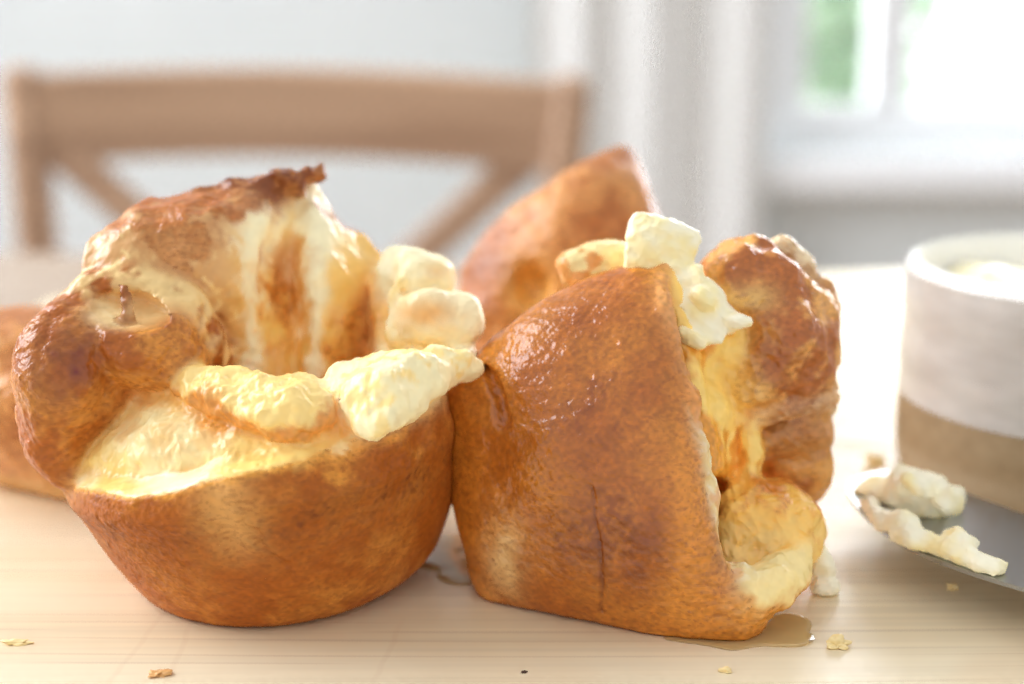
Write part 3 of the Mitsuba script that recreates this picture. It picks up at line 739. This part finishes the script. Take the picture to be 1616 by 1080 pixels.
        g = smin(d['lobes'] - 0.12 * nz(p0 * [1, 1, 0.6], 1.3, 41) - 0.03 * nz(p0, 3.0, 43), smin(d['ribs'], d['ribs2'], 0.1), 0.16)
        g = smin(g, d['band'] - 0.10 * nz(p0, 1.4, 47), 0.16)
        f = smin(f, g, 0.10)
        f = smin(f, d['flaps'] - 0.16 * nz(p0, 1.1, 51) - 0.06 * nz(p0, 2.6, 54) + 0.07 * np.exp(-(nz(p0, 1.2, 57) / 0.10) ** 2), 0.30)
        f = smin(f, smin(d['corner'], d['rim'], 0.06), 0.12)
        return smax(f, 0.0 - p0[:, 2], 0.12)


_crack = Cloud(np.array([1, 0, 1, 1]) * [(1.59, 26.75, 3.13, -0.01), (1.64, 26.55, 2.80, 0.006), (1.68, 26.45, 2.37, 0.002), (1.76, 26.50, 1.95, 0.014), (1.78, 26.50, 1.54, 0.010), (1.82, 26.60, 1.15, 0.018), (1.81, 26.80, 0.71, 0.004), (1.85, 26.95, 0.40, 0.01)], step=0.02)


def Cracks(p):
    return np.exp(-(np.maximum(_crack(p * [1, 0, 1]), 0) / 0.055) ** 2) * (p[:, 1] < 28.6)


_fold = Cloud([(-0.66, 29.90, 4.82, 0.05), (-0.35, 29.00, 4.72, 0.06), (-0.17, 28.60, 4.42, 0.05), (-0.13, 28.30, 4.03, 0.02)], step=0.03)


def build_two():
    s = PopoverTwo()
    v, f = polygonise(s, (-2.4, 25.0, -0.2), (8.6, 34.2, 8.6), 0.09, 1)
    n = vnormals(v, f)
    d = s.parts(v)
    names = list(d)
    W = np.stack([np.exp(-np.maximum(d[k] + 0.12, 0) / 0.09) for k in names], 1)
    W /= W.sum(1, keepdims=True)
    w = {k: W[:, i] for i, k in enumerate(names)}
    n1, n2, n3, n4 = fb(v, 0.8, 61, 3), fb(v, 3.0, 64, 3), fb(v, 9.0, 68, 2), nz(v, 22, 72)
    crust = mixc((0.42, 0.115, 0.012), (0.60, 0.212, 0.025), sstep(-1.2, 1.4, n1 + 0.4 * n2 + 0.25 * n3))
    # darker baked patch low in the middle and under the ridge, paler crease low at the left

    def spot(c, r):
        return np.exp(-(np.linalg.norm((v - np.asarray(c)) / r, axis=1)) ** 2)

    dark = spot((2.24, 26.50, 2.15), (1.0, 1.2, 1.2)) + 0.7 * spot((1.57, 27.70, 4.56), (1.7, 1.2, 1.3)) + 0.5 * spot((1.06, 27.00, 1.95), (0.6, 1.0, 0.6)) + 0.45 * spot((1.62, 29.00, 6.10), (1.5, 1.5, 0.5))
    crust = mixc(crust, (0.19, 0.042, 0.008), np.clip(0.85 * dark * (0.9 + 0.6 * n2 + 0.5 * n3), 0, 0.85))
    amber = spot((3.54, 26.50, 2.82), (0.45, 1.0, 2.6)) + 0.8 * spot((-1.21, 29.30, 2.92), (0.7, 1.0, 1.6)) + 0.6 * spot((3.75, 26.60, 0.60), (1.3, 1, 0.5))
    crust = mixc(crust, (0.68, 0.25, 0.030), np.clip(0.95 * amber, 0, 0.85))
    crust = mixc(crust, (0.76, 0.47, 0.19), np.clip(0.95 * spot((-0.13, 27.80, 1.19), (0.42, 0.8, 0.85)) * (1 + 0.5 * n2), 0, 0.9))
    crumb = mixc((0.80, 0.34, 0.040), (0.95, 0.66, 0.18), sstep(-0.3, 0.9, n1 + 0.5 * n2))
    edge = mixc((0.86, 0.70, 0.36), (0.88, 0.80, 0.55), sstep(-0.4, 0.6, n2 + n3))
    edge = mixc(edge, (0.70, 0.27, 0.05), np.clip(sstep(3.8, 5.6, v[:, 2]) * 0.85 + 0.6 * sstep(0.1, 0.7, n2 + n1), 0, 0.9))
    lobe = mixc((0.42, 0.120, 0.020), (0.74, 0.36, 0.09), sstep(-0.6, 0.7, n1 + 0.6 * n2 + 0.2 * n3))
    lobe = mixc(lobe, (0.30, 0.080, 0.020), 0.65 * np.clip(spot((5.39, 29.50, 5.36), (0.75, 1.2, 0.6)) + 0.8 * spot((6.46, 30.00, 3.71), (0.8, 1.5, 0.7)), 0, 1) * (0.8 + 0.6 * n2))
    lobe = mixc(lobe, (0.80, 0.52, 0.17), np.clip(spot((4.90, 29.60, 4.48), (0.55, 1.0, 0.32)) + spot((5.14, 29.90, 6.34), (0.5, 1, 0.3)), 0, 1) * 0.85)
    rib = mixc((0.66, 0.42, 0.20), (0.80, 0.64, 0.40), sstep(-0.4, 0.6, n2 + n3))
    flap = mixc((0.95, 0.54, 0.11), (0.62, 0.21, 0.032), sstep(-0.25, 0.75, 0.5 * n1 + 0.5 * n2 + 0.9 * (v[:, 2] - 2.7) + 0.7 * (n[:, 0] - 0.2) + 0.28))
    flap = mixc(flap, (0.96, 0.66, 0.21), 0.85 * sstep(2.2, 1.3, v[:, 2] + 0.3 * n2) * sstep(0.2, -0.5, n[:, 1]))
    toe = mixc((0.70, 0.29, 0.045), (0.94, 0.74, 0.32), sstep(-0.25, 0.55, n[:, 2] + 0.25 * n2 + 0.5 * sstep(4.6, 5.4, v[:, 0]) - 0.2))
    corner = mixc((0.86, 0.72, 0.34), (0.70, 0.33, 0.09), sstep(0.1, 0.7, n2 + 0.5 * n1 - 0.9 * (v[:, 0] - 1.85)))
    cols = dict(front=crust, shoulder=crust, toe=toe, edge=edge, ribs=rib, band=mixc(lobe, (0.34, 0.10, 0.022), 0.55 + 0 * n1), ribs2=mixc(lobe, rib, 0.35 + 0 * n1), heart=crumb, trough=crumb, lobes=lobe, flaps=flap, corner=corner, rim=edge)
    col = sum(W[:, i:i + 1] * cols[k] for i, k in enumerate(names))
    col = mixc(col, (0.16, 0.035, 0.010), 0.55 * np.exp(-(np.maximum(_crack(v * [1, 0, 1]), 0) / 0.028) ** 2) * (v[:, 1] < 28.6))
    crusted = sstep(0.56, 0.42, col[:, 1] / col[:, 0])
    col = col * (1 + crusted * (0.05 * n3 + 0.14 * nz(v, 14, 73) - 0.09 * np.abs(nz(v, 8, 74)) + 0.03) + 0.05 * n2)[:, None]
    smooth_front = np.clip(w['front'] + w['shoulder'], 0, 1)
    disp = 0.004 * n2 + 0.004 * n3 + 0.004 * n4 + (1 - smooth_front) * (0.014 * n2 + 0.02 - 0.045 * np.abs(nz(v, 2.4, 76)) - 0.022 * np.abs(nz(v, 7, 77)) + 0.030 * np.maximum(nz(v, 5, 79), 0) * w['lobes'])
    disp = disp - 0.05 * (0.6 + 0.6 * n2) * np.exp(-(np.maximum(_crack(v * [1, 0, 1]), 0) / 0.03) ** 2) * (v[:, 1] < 28.6)
    v = v + n * disp[:, None]
    tn = vnormals(v, f)
    pale = np.clip(w['heart'] + w['trough'] + w['edge'] + w['corner'] + w['rim'] + w['toe'] * (col[:, 1] > 0.5 * col[:, 0]), 0, 1) > 0.5
    lob = np.clip(w['lobes'] + w['ribs'] + w['ribs2'] + w['band'], 0, 1) > 0.5
    fla = np.clip(w['flaps'], 0, 1) > 0.5
    kind = np.where(pale, 1, np.where(lob, 2, np.where(fla, 3, 0)))
    fk = np.sort(kind[f], axis=1)[:, 1]
    for i, name in enumerate(('crust', 'crumb', 'top', 'flap')):
        g = f[fk == i]
        u, inv = np.unique(g, return_inverse=True)
        path = meshkit.write_ply(trimesh.Trimesh(v[u] / 100, inv.reshape(-1, 3), process=False), False, None, np.clip(col[u], 0, 1), normals=tn[u])
        scene['popover_001__' + name] = {'type': 'ply', 'filename': path, 'face_normals': False, 'bsdf': {'type': 'ref', 'id': 'wet_crumb' if name in ('crumb', 'flap') else 'glazed'}}
    tag('popover_001', 'glossy syrup-glazed popover lying on its side, torn open at the right with butter on top', 'popover')


build_two()

# ------------------------------------------------------------------ the two popovers behind, out of focus
class PopoverThree:
    front = Cloud([
        [(-1.10, 40.20, 4.60, 0.5), (-0.05, 39.70, 5.92, 0.5), (1.28, 39.60, 7.01, 0.5), (2.45, 40.00, 7.74, 0.45), (3.20, 40.60, 7.95, 0.4)],
        [(-1.20, 39.80, 3.35, 0.5), (-0.05, 38.80, 4.59, 0.5), (1.25, 38.40, 5.65, 0.5), (2.65, 38.70, 6.31, 0.5), (3.66, 39.90, 6.64, 0.4)],
        [(-1.15, 39.60, 1.89, 0.5), (-0.05, 38.50, 2.75, 0.5), (1.26, 38.10, 3.22, 0.5), (2.67, 38.30, 3.53, 0.5), (4.19, 39.40, 3.63, 0.4)],
        [(-0.60, 38.80, -0.06, 0.5), (0.31, 38.30, 0.11, 0.5), (1.46, 38.00, 0.21, 0.5), (2.90, 38.20, 0.14, 0.5), (4.49, 38.80, 0.03, 0.5)]])

    def __call__(s, p):
        q = p + np.stack([0.12 * nz(p, 0.7, k + 81) for k in range(3)], 1)
        f = s.front(q)
        f = smin(f, ell(q, (2.32, 41.60, 3.11), (2.6, 2.3, 3.6), rot(0, 14, 0)), 0.6)
        f = smin(f, ell(q, (3.65, 41.60, 5.04), (1.0, 1.6, 2.7), rot(0, -14, 0)), 0.25)
        f = smin(f, ell(q, (-0.60, 39.40, 3.63), (0.9, 1.0, 0.8)), 0.2)
        f = smax(f, -ell(p, (0.52, 37.90, 4.84), (0.55, 0.75, 0.65)), 0.25)
        return smax(f, 0.0 - p[:, 2], 0.2)


class PopoverFour:
    c = np.array((-11.6, 36.9, 0.0))

    def __call__(s, p):
        q = p + np.stack([0.14 * nz(p, 0.6, k + 91) for k in range(3)], 1) - s.c
        r, z = np.linalg.norm(q[:, :2], axis=1), q[:, 2]
        f = (r - np.interp(z, [0, 0.5, 1.5, 2.6, 3.4, 4.4], [2.5, 3.0, 3.5, 3.9, 4.1, 4.0])) * 0.93
        f = smax(f, z - 3.6, 1.0)
        f = smin(f, ell(q, (-1.4, -0.6, 3.3), (2.3, 2.4, 1.25)), 0.4)
        f = smin(f, ell(q, (1.2, 1.4, 3.7), (2.0, 1.8, 1.5)), 0.3)
        return smax(f, 0.0 - p[:, 2], 0.25)


def build_far(key, s, lo, hi, seed, label):
    v, f = polygonise(s, lo, hi, 0.16, 1)
    n = vnormals(v, f)
    n1, n2, n3 = fb(v, 0.6, seed, 3), fb(v, 2.4, seed + 3, 3), fb(v, 7, seed + 6, 2)
    col = mixc((0.47, 0.165, 0.045), (0.66, 0.30, 0.095), sstep(-0.7, 0.8, n1 + 0.6 * n2 + 0.4 * n3))
    if key == 'popover_002':
        g = np.exp(-(np.linalg.norm((v - np.array((0.52, 38.30, 4.68))) / (0.7, 1.2, 0.8), axis=1)) ** 2)
        col = mixc(col, (0.78, 0.42, 0.09), np.clip(1.1 * g, 0, 0.9))
        g = np.exp(-(np.linalg.norm((v - np.array((-0.68, 39.50, 5.08))) / (0.9, 1.2, 0.6), axis=1)) ** 2)
        col = mixc(col, (0.26, 0.085, 0.035), np.clip(0.6 * g, 0, 0.9))
    else:
        col = mixc(col, (0.72, 0.45, 0.17), 0.7 * sstep(0.9, 0.3, v[:, 2]))
    col = col * (1 + 0.12 * n3)[:, None]
    v = v + n * (0.02 * n2 + 0.015 * n3)[:, None]
    coloured(key, v, f, col, 'shiny_crust')
    tag(key, label, 'popover')


build_far('popover_002', PopoverThree(), (-3.4, 36.0, -0.2), (6.6, 45.5, 10.0), 101, 'blurred brown popover behind the other two, its pointed top rising in the middle')
build_far('popover_003', PopoverFour(), (-16.6, 31.8, -0.2), (-6.6, 42.0, 6.2), 111, 'blurred popover at the left edge, half hidden behind the front left popover')

# ------------------------------------------------------------------ butter
BUT, BUT_Y = (0.92, 0.87, 0.66), (0.92, 0.78, 0.38)


def butter(key, fn, lo, hi, h, seed, label, cat='butter', tone=0.4, bsdf='butter_skin'):
    v, f = polygonise(fn, lo, hi, h, 1, keep=False)
    n = vnormals(v, f)
    n1, n2 = fb(v, 1.2, seed, 3), fb(v, 5, seed + 3, 2)
    col = mixc(BUT, BUT_Y, np.clip(tone + 0.6 * n1 + 0.2 * n2 - 0.25 * n[:, 2], 0, 1))
    v = v + n * (0.012 * n2 + 0.008 * nz(v, 14, seed + 7) + 0.012 - 0.03 * np.abs(nz(v, 1.9, seed + 8)) - 0.02 * np.abs(nz(v, 5, seed + 9)))[:, None]
    coloured(key, v, f, col, bsdf)
    tag(key, label, cat)


_h1 = [(2.45, 29.90, 7.99), (2.59, 29.90, 8.24), (2.88, 29.90, 8.15), (3.25, 29.80, 7.90), (3.94, 29.80, 7.65), (3.96, 29.70, 7.48), (3.79, 29.60, 7.06), (3.44, 29.50, 6.73), (3.19, 29.50, 7.02), (2.45, 29.70, 7.04),
       (2.55, 30.80, 7.74), (2.74, 30.90, 7.96), (3.95, 30.80, 7.32), (3.88, 30.80, 6.68), (2.60, 30.60, 6.72)]
_h2 = [(3.27, 29.50, 7.11), (3.84, 29.50, 7.11), (4.28, 29.40, 6.72), (4.71, 29.30, 6.33), (4.87, 29.20, 6.08), (4.57, 29.10, 5.78), (4.14, 29.00, 5.55), (3.69, 29.00, 5.80), (3.39, 29.20, 6.33),
       (3.48, 30.40, 6.76), (4.60, 30.40, 6.34), (4.98, 30.20, 5.75), (4.03, 30.00, 5.44)]
_h3 = [((3.90, 29.60, 6.95), (0.16, 0.2, 0.16), None), ((4.05, 29.20, 6.47), (0.36, 0.2, 0.18), rot(0, 35, 0)), ((4.80, 29.10, 6.01), (0.26, 0.2, 0.14), None), ((3.77, 28.90, 5.65), (0.26, 0.18, 0.12), rot(0, 20, 0))]


def butter_knob(p0):
    p = p0 + np.stack([0.05 * nz(p0, 1.3, k + 121) for k in range(3)], 1)
    f = hull(p, _h1, 0.06) + 0.03
    f = smin(f, hull(p, _h2, 0.08) + 0.07 - 0.09 * nz(p0, 2.6, 125), 0.2)
    return smin(f, np.minimum.reduce([ell(p, *e) for e in _h3]) - 0.03 * nz(p0, 5, 127), 0.08) + 0.09 * nz(p0, 1.2, 129) + 0.025 * nz(p0 * [1, 1, 2], 4, 131)


butter('butter_pat', butter_knob, (1.6, 27.6, 4.2), (6.2, 32.0, 9.2), 0.07, 130, 'knob of soft pale butter melting on top of the front right popover')

_k1 = Cloud([(8.30, 32.11, 1.12, 0.18), (8.79, 31.68, 1.28, 0.40), (9.25, 31.05, 1.45, 0.58), (9.69, 30.82, 1.38, 0.54), (10.12, 30.87, 1.3, 0.36)])
_k2 = Cloud([(8.13, 30.93, 1.12, 0.22), (8.47, 29.56, 1.20, 0.36), (8.87, 28.75, 1.2, 0.34), (9.30, 28.12, 1.2, 0.28), (9.74, 27.58, 1.2, 0.28), (9.99, 27.35, 1.2, 0.2)])
_k3 = Cloud([(8.75, 30.02, 2.0, 0.26), (8.80, 29.60, 2.3, 0.16), (9.07, 29.62, 2.1, 0.24), (9.47, 29.88, 1.9, 0.26), (9.69, 29.55, 1.8, 0.34)])
_k4 = Cloud([(9.40, 28.70, 1.25, 0.16), (9.53, 28.24, 1.35, 0.20), (9.73, 28.02, 1.3, 0.17)])


def knife_butter(p0):
    p = p0 + np.stack([0.10 * nz(p0, 1.5, k + 141) for k in range(3)], 1)
    f = smin(_k1(p), _k2(p), 0.35)
    f = smin(f, _k3(p), 0.12)
    f = smin(f, _k4(p), 0.08) - 0.07 * nz(p0, 2.2, 145) - 0.06 * nz(p0, 4.5, 147) + 0.05 * np.exp(-(nz(p0 * [1, 1, 2], 1.4, 149) / 0.12) ** 2)
    return smax(f, 1.06 - p0[:, 2], 0.06)


butter('knife_butter', knife_butter, (8.0, 26.0, 0.9), (13.6, 36.6, 3.4), 0.09, 150, 'smear of pale butter on the blade of the knife', tone=0.25)

_drip = [((6.75, 28.73, 0.5), (0.30, 0.26, 0.52), rot(0, -12, 0)), ((6.80, 28.60, 0.2), (0.36, 0.30, 0.26), None), ((6.63, 28.86, 0.8), (0.26, 0.24, 0.32), rot(0, 20, 0))]


def drip(p):
    f = _drip and np.minimum.reduce([ell(p, *e) for e in _drip]) - 0.04 * nz(p, 3.5, 161)
    return smax(f, 0.002 - p[:, 2], 0.08)


butter('butter_drip', drip, (5.6, 27.4, -0.1), (8.4, 30.8, 1.8), 0.05, 165, 'wet whitish butter drip on the board at the right foot of the front right popover', tone=0.1)

# ------------------------------------------------------------------ syrup pooled on the board
scene['syrup'] = principled(base_color=rgb(1.0, 0.84, 0.52), roughness=0.06, spec_trans=0.92, eta=1.42)


def pool(key, blobs, label):
    lo = np.min([np.subtract(c, r) for c, r in blobs], 0) - 0.4
    hi = np.max([np.add(c, r) for c, r in blobs], 0) + 0.4
    lo[2] = -0.15

    def fn(p0):
        p = p0 + np.stack([0.14 * nz(p0 * [1, 1, 0], 1.5, 171), 0.14 * nz(p0 * [1, 1, 0], 1.5, 173), 0 * p0[:, 0]], 1)
        f = None
        for c, r in blobs:
            e = ell(p, c, r)
            f = e if f is None else smin(f, e, 0.12)
        return smax(f, -0.03 - p0[:, 2], 0.02)
    v, f = polygonise(fn, lo, hi, 0.05, 0)
    scene[key] = mikit.ply(trimesh.Trimesh(v / 100, f, process=False), 'syrup', True)
    tag(key, label, 'syrup')


pool('syrup_pool', [((4.4, 26.35, 0), (1.2, 0.34, 0.032)), ((5.35, 26.5, 0), (0.62, 0.45, 0.045)), ((5.75, 27.1, 0), (0.5, 0.6, 0.038)), ((2.9, 26.95, 0), (1.3, 0.24, 0.032))],
     'thin glossy pool of amber syrup under the front right popover')
pool('syrup_pool_001', [((-1.5, 30.4, 0), (0.7, 0.5, 0.07)), ((-1.2, 29.5, 0), (0.45, 0.5, 0.06)), ((-1.6, 31.4, 0), (0.6, 0.6, 0.06))],
     'small wet film of syrup on the board between the two front popovers')

# ------------------------------------------------------------------ bowl
def glaze_c(p, n, uv):
    g = F3(p.x * 60, p.y * 60, p.z * 160, 3)
    return MIX((0.41, 0.375, 0.335), (0.50, 0.465, 0.425), SS(0.2, 0.8, g))


def clay_c(p, n, uv):
    g = F3(p.x * 300, p.y * 300, p.z * 300, 3)
    return MIX(MIX((0.24, 0.155, 0.075), (0.33, 0.235, 0.13), g), (0.36, 0.27, 0.165), SS(0.012, 0.006, p.z))


scene['glaze'] = principled(base_color=proc(glaze_c), roughness=0.18, specular=0.5)
scene['rim_glaze'] = principled(base_color=rgb(0.84, 0.83, 0.80), roughness=0.14, specular=0.5)
scene['clay'] = principled(base_color=proc(clay_c), roughness=0.75)
BC = (0.1505, 0.3640)


def lathe(prof, n=128):
    p = np.asarray(prof, float)
    t = np.linspace(0, 2 * np.pi, n, endpoint=False)
    v = np.stack([BC[0] + p[:, :1] * np.cos(t), BC[1] + p[:, :1] * np.sin(t), np.broadcast_to(p[:, 1:], (len(p), n))], -1).reshape(-1, 3)
    f = []
    for j in range(len(p) - 1):
        i = np.arange(n)
        k = (i + 1) % n
        f.append(np.stack([j * n + i, j * n + k, (j + 1) * n + k, (j + 1) * n + i], 1))
    return v, np.vstack(f)


scene['bowl__base'] = mikit.ply(lathe([(0.0005, 0.0), (0.040, 0.0), (0.0435, 0.0006), (0.0452, 0.0030), (0.0458, 0.0080), (0.0460, 0.0150), (0.0458, 0.0222)]), 'clay', 60)
wz = np.linspace(0.0222, 0.0553, 30)
outer = [(0.0464 + 0.0002 * math.sin(z * 420) - 0.05 * (z - 0.021) ** 1.0 * 0.25, z) for z in wz]
scene['bowl__wall'] = mikit.ply(lathe([(0.0457, 0.0218)] + outer), 'glaze', 60)
ro = outer[-1][0]
scene['bowl__rim'] = mikit.ply(lathe([(ro, 0.0553), (ro - 0.0002, 0.0568), (ro - 0.0010, 0.0578), (ro - 0.0022, 0.0582), (ro - 0.0024, 0.0578), (ro - 0.0028, 0.0568), (ro - 0.0030, 0.0548), (ro - 0.0034, 0.048), (ro - 0.005, 0.030), (0.03, 0.012), (0.0005, 0.011)]), 'rim_glaze', 60)
tag('bowl', 'round stoneware bowl, white glaze over a bare sandy clay foot, at the right edge', 'bowl')


def whipped(p):
    q = p - np.array((BC[0] * 100, BC[1] * 100, 0))
    r = np.linalg.norm(q[:, :2], axis=1)
    top = 4.95 + 0.25 * nz(p * [1, 1, 0], 0.5, 181) + 0.12 * nz(p * [1, 1, 0], 1.3, 183)
    return smax(smax(r - 4.10, q[:, 2] - top, 0.2), 3.0 - q[:, 2], 0.1)


butter('whipped_butter', whipped, (10.6, 32.5, 2.8), (19.4, 41.3, 5.6), 0.14, 185, 'pale whipped butter filling the bowl')

# ------------------------------------------------------------------ knife
def steel_r(p, n, uv):
    return 0.22 + 0.14 * N3(p.x * 90 + p.y * 160, p.x * 1500 - p.y * 900, 2.0)


scene['steel'] = {'type': 'principled', 'base_color': rgb(0.40, 0.41, 0.42), 'metallic': 1.0, 'roughness': proc(steel_r), 'specular': 0.5}
lower = [(8.08, 32.30, 1.0), (8.03, 31.25, 1.0), (8.19, 29.98, 1.0), (8.51, 28.88, 1.0), (9.01, 27.98, 1.0), (9.64, 27.22, 1.0), (10.33, 26.54, 1.0)]
upper = [(8.22, 32.70, 1.0), (8.76, 33.34, 1.0), (9.55, 33.66, 1.0), (10.18, 33.11, 1.0), (10.81, 32.09, 1.0), (11.76, 30.64, 1.0)]
lo_, up_ = np.array(lower)[:, :2], np.array(upper)[:, :2]
tt = np.linspace(0, 1, 60)
cs = lambda a: CubicSpline(np.linspace(0, 1, len(a)), a)(tt)
lo_, up_ = cs(lo_), cs(up_)
dl = (lo_[-1] - lo_[-6]) / np.linalg.norm(lo_[-1] - lo_[-6])
ext = [lo_[-1] + dl * e for e in (3.0, 6.0)]
du = dl
uext = [up_[-1] + du * 3.0, up_[-1] + du * 6.0 + (np.array(ext[1]) - (up_[-1] + du * 6.0)) * 0.2]
outline = np.vstack([lo_, ext, uext[::-1], up_[::-1]])
pl = Polygon(outline).buffer(0)
# fine serration on the lower edge: small notches, cut on the near edge only
notches = []
L = np.linalg.norm(np.diff(lo_, axis=0), axis=1).cumsum()
path = np.vstack([lo_, ext])
seg = np.r_[0, np.linalg.norm(np.diff(path, axis=0), axis=1).cumsum()]
for d_ in np.arange(L[-1] * 0.72, seg[-1], 0.055):
    c_ = [np.interp(d_, seg, path[:, 0]), np.interp(d_, seg, path[:, 1])]
    notches.append(Polygon([(c_[0] + 0.017 * math.cos(a), c_[1] + 0.017 * math.sin(a)) for a in np.linspace(0, 6.28, 7)[:-1]]))
from shapely.ops import unary_union
pl = pl.difference(unary_union(notches))
blade = trimesh.creation.extrude_polygon(pl, 0.09, engine='earcut')
blade.apply_translation((0, 0, 0.97))
blade.apply_scale(0.01)
scene['butter_knife__blade'] = mikit.ply(blade, 'steel', 20)
ha, hb = (np.array(ext[1]) + np.array(uext[1])) / 2, (np.array(ext[1]) + np.array(uext[1])) / 2 + dl * 9.5
handle = trimesh.creation.capsule(height=9.0, radius=0.75, count=(24, 16))
handle.apply_scale((1, 0.7, 1))
Rm = np.eye(4); z_ = np.r_[dl, 0]; y_ = np.array([0, 0, 1.0]); Rm[:3, :3] = np.stack([np.cross(y_, z_), y_, z_], 1)
handle.apply_transform(Rm)
handle.apply_translation((ha[0] + dl[0] * 3.5, ha[1] + dl[1] * 3.5, 0.98))
handle.apply_scale(0.01)
scene['butter_knife__handle'] = mikit.ply(handle, 'steel', 60)
tag('butter_knife', 'wide steel butter knife with a fine-toothed edge beside the bowl', 'knife')

# ------------------------------------------------------------------ crumbs on the board
scene['pale_flake'] = principled(base_color=rgb(0.84, 0.66, 0.32), roughness=0.4)
scene['brown_flake'] = principled(base_color=rgb(0.66, 0.36, 0.13), roughness=0.5)
scene['dark_flake'] = principled(base_color=rgb(0.06, 0.025, 0.012), roughness=0.6)


def crumb_piece(key, c, r, seed, bsdf, label, cat='crumb'):
    m = trimesh.creation.icosphere(3, 1.0)
    v = np.array(m.vertices)
    v = v * (1 + 0.6 * nz(v, 1.1, seed) + 0.4 * nz(v, 2.6, seed + 2))[:, None] * np.asarray(r)
    v[:, 2] = np.maximum(v[:, 2], -0.55 * r[2])
    v = v + np.asarray(c) + [0, 0, 0.55 * r[2] + 0.003]
    scene[key] = mikit.ply(trimesh.Trimesh(v / 100, m.faces, process=False), bsdf, True)
    tag(key, label, cat)


crumb_piece('crumb', (6.51, 26.05, 0.0), (0.17, 0.14, 0.11), 201, 'pale_flake', 'small pale yellow crumb on the board at lower right')
crumb_piece('crumb_001', (9.63, 28.85, 0.0), (0.09, 0.08, 0.07), 203, 'pale_flake', 'tiny pale crumb on the board in front of the knife blade')
crumb_piece('crumb_002', (-9.95, 26.22, 0.0), (0.24, 0.10, 0.05), 205, 'pale_flake', 'thin pale flake on the board at the lower left edge')
crumb_piece('crumb_003', (-6.80, 24.88, 0.0), (0.20, 0.16, 0.06), 207, 'brown_flake', 'brown flake on the board at the bottom, left of the middle')
crumb_piece('crumb_004', (0.23, 24.98, 0.0), (0.06, 0.035, 0.03), 209, 'dark_flake', 'tiny dark burnt speck on the board at the bottom middle')
crumb_piece('crumb_005', (4.14, 25.03, 0.0), (0.10, 0.08, 0.05), 211, 'pale_flake', 'faint flat crumb on the board in front of the front right popover')
crumb_piece('crumb_006', (9.92, 36.98, 0.0), (0.22, 0.2, 0.22), 213, 'pale_flake', 'blurred dab of butter on the board behind the knife tip', 'butter')

# parts that look different from the rest of their thing
for _k, _t in (('popover__flap', 'folded flap of crumb with a browned underside'), ('popover__torn_lump', 'white torn crumb at the right of the rim'), ('popover__thread', 'dark browned thread across a pale hole'),
               ('popover_001__crumb', 'wet golden torn inside'), ('bowl__base', 'bare sandy clay foot'), ('bowl__wall', 'whitish glazed wall')):
    if _k in scene:
        labels[_k] = {'label': _t}
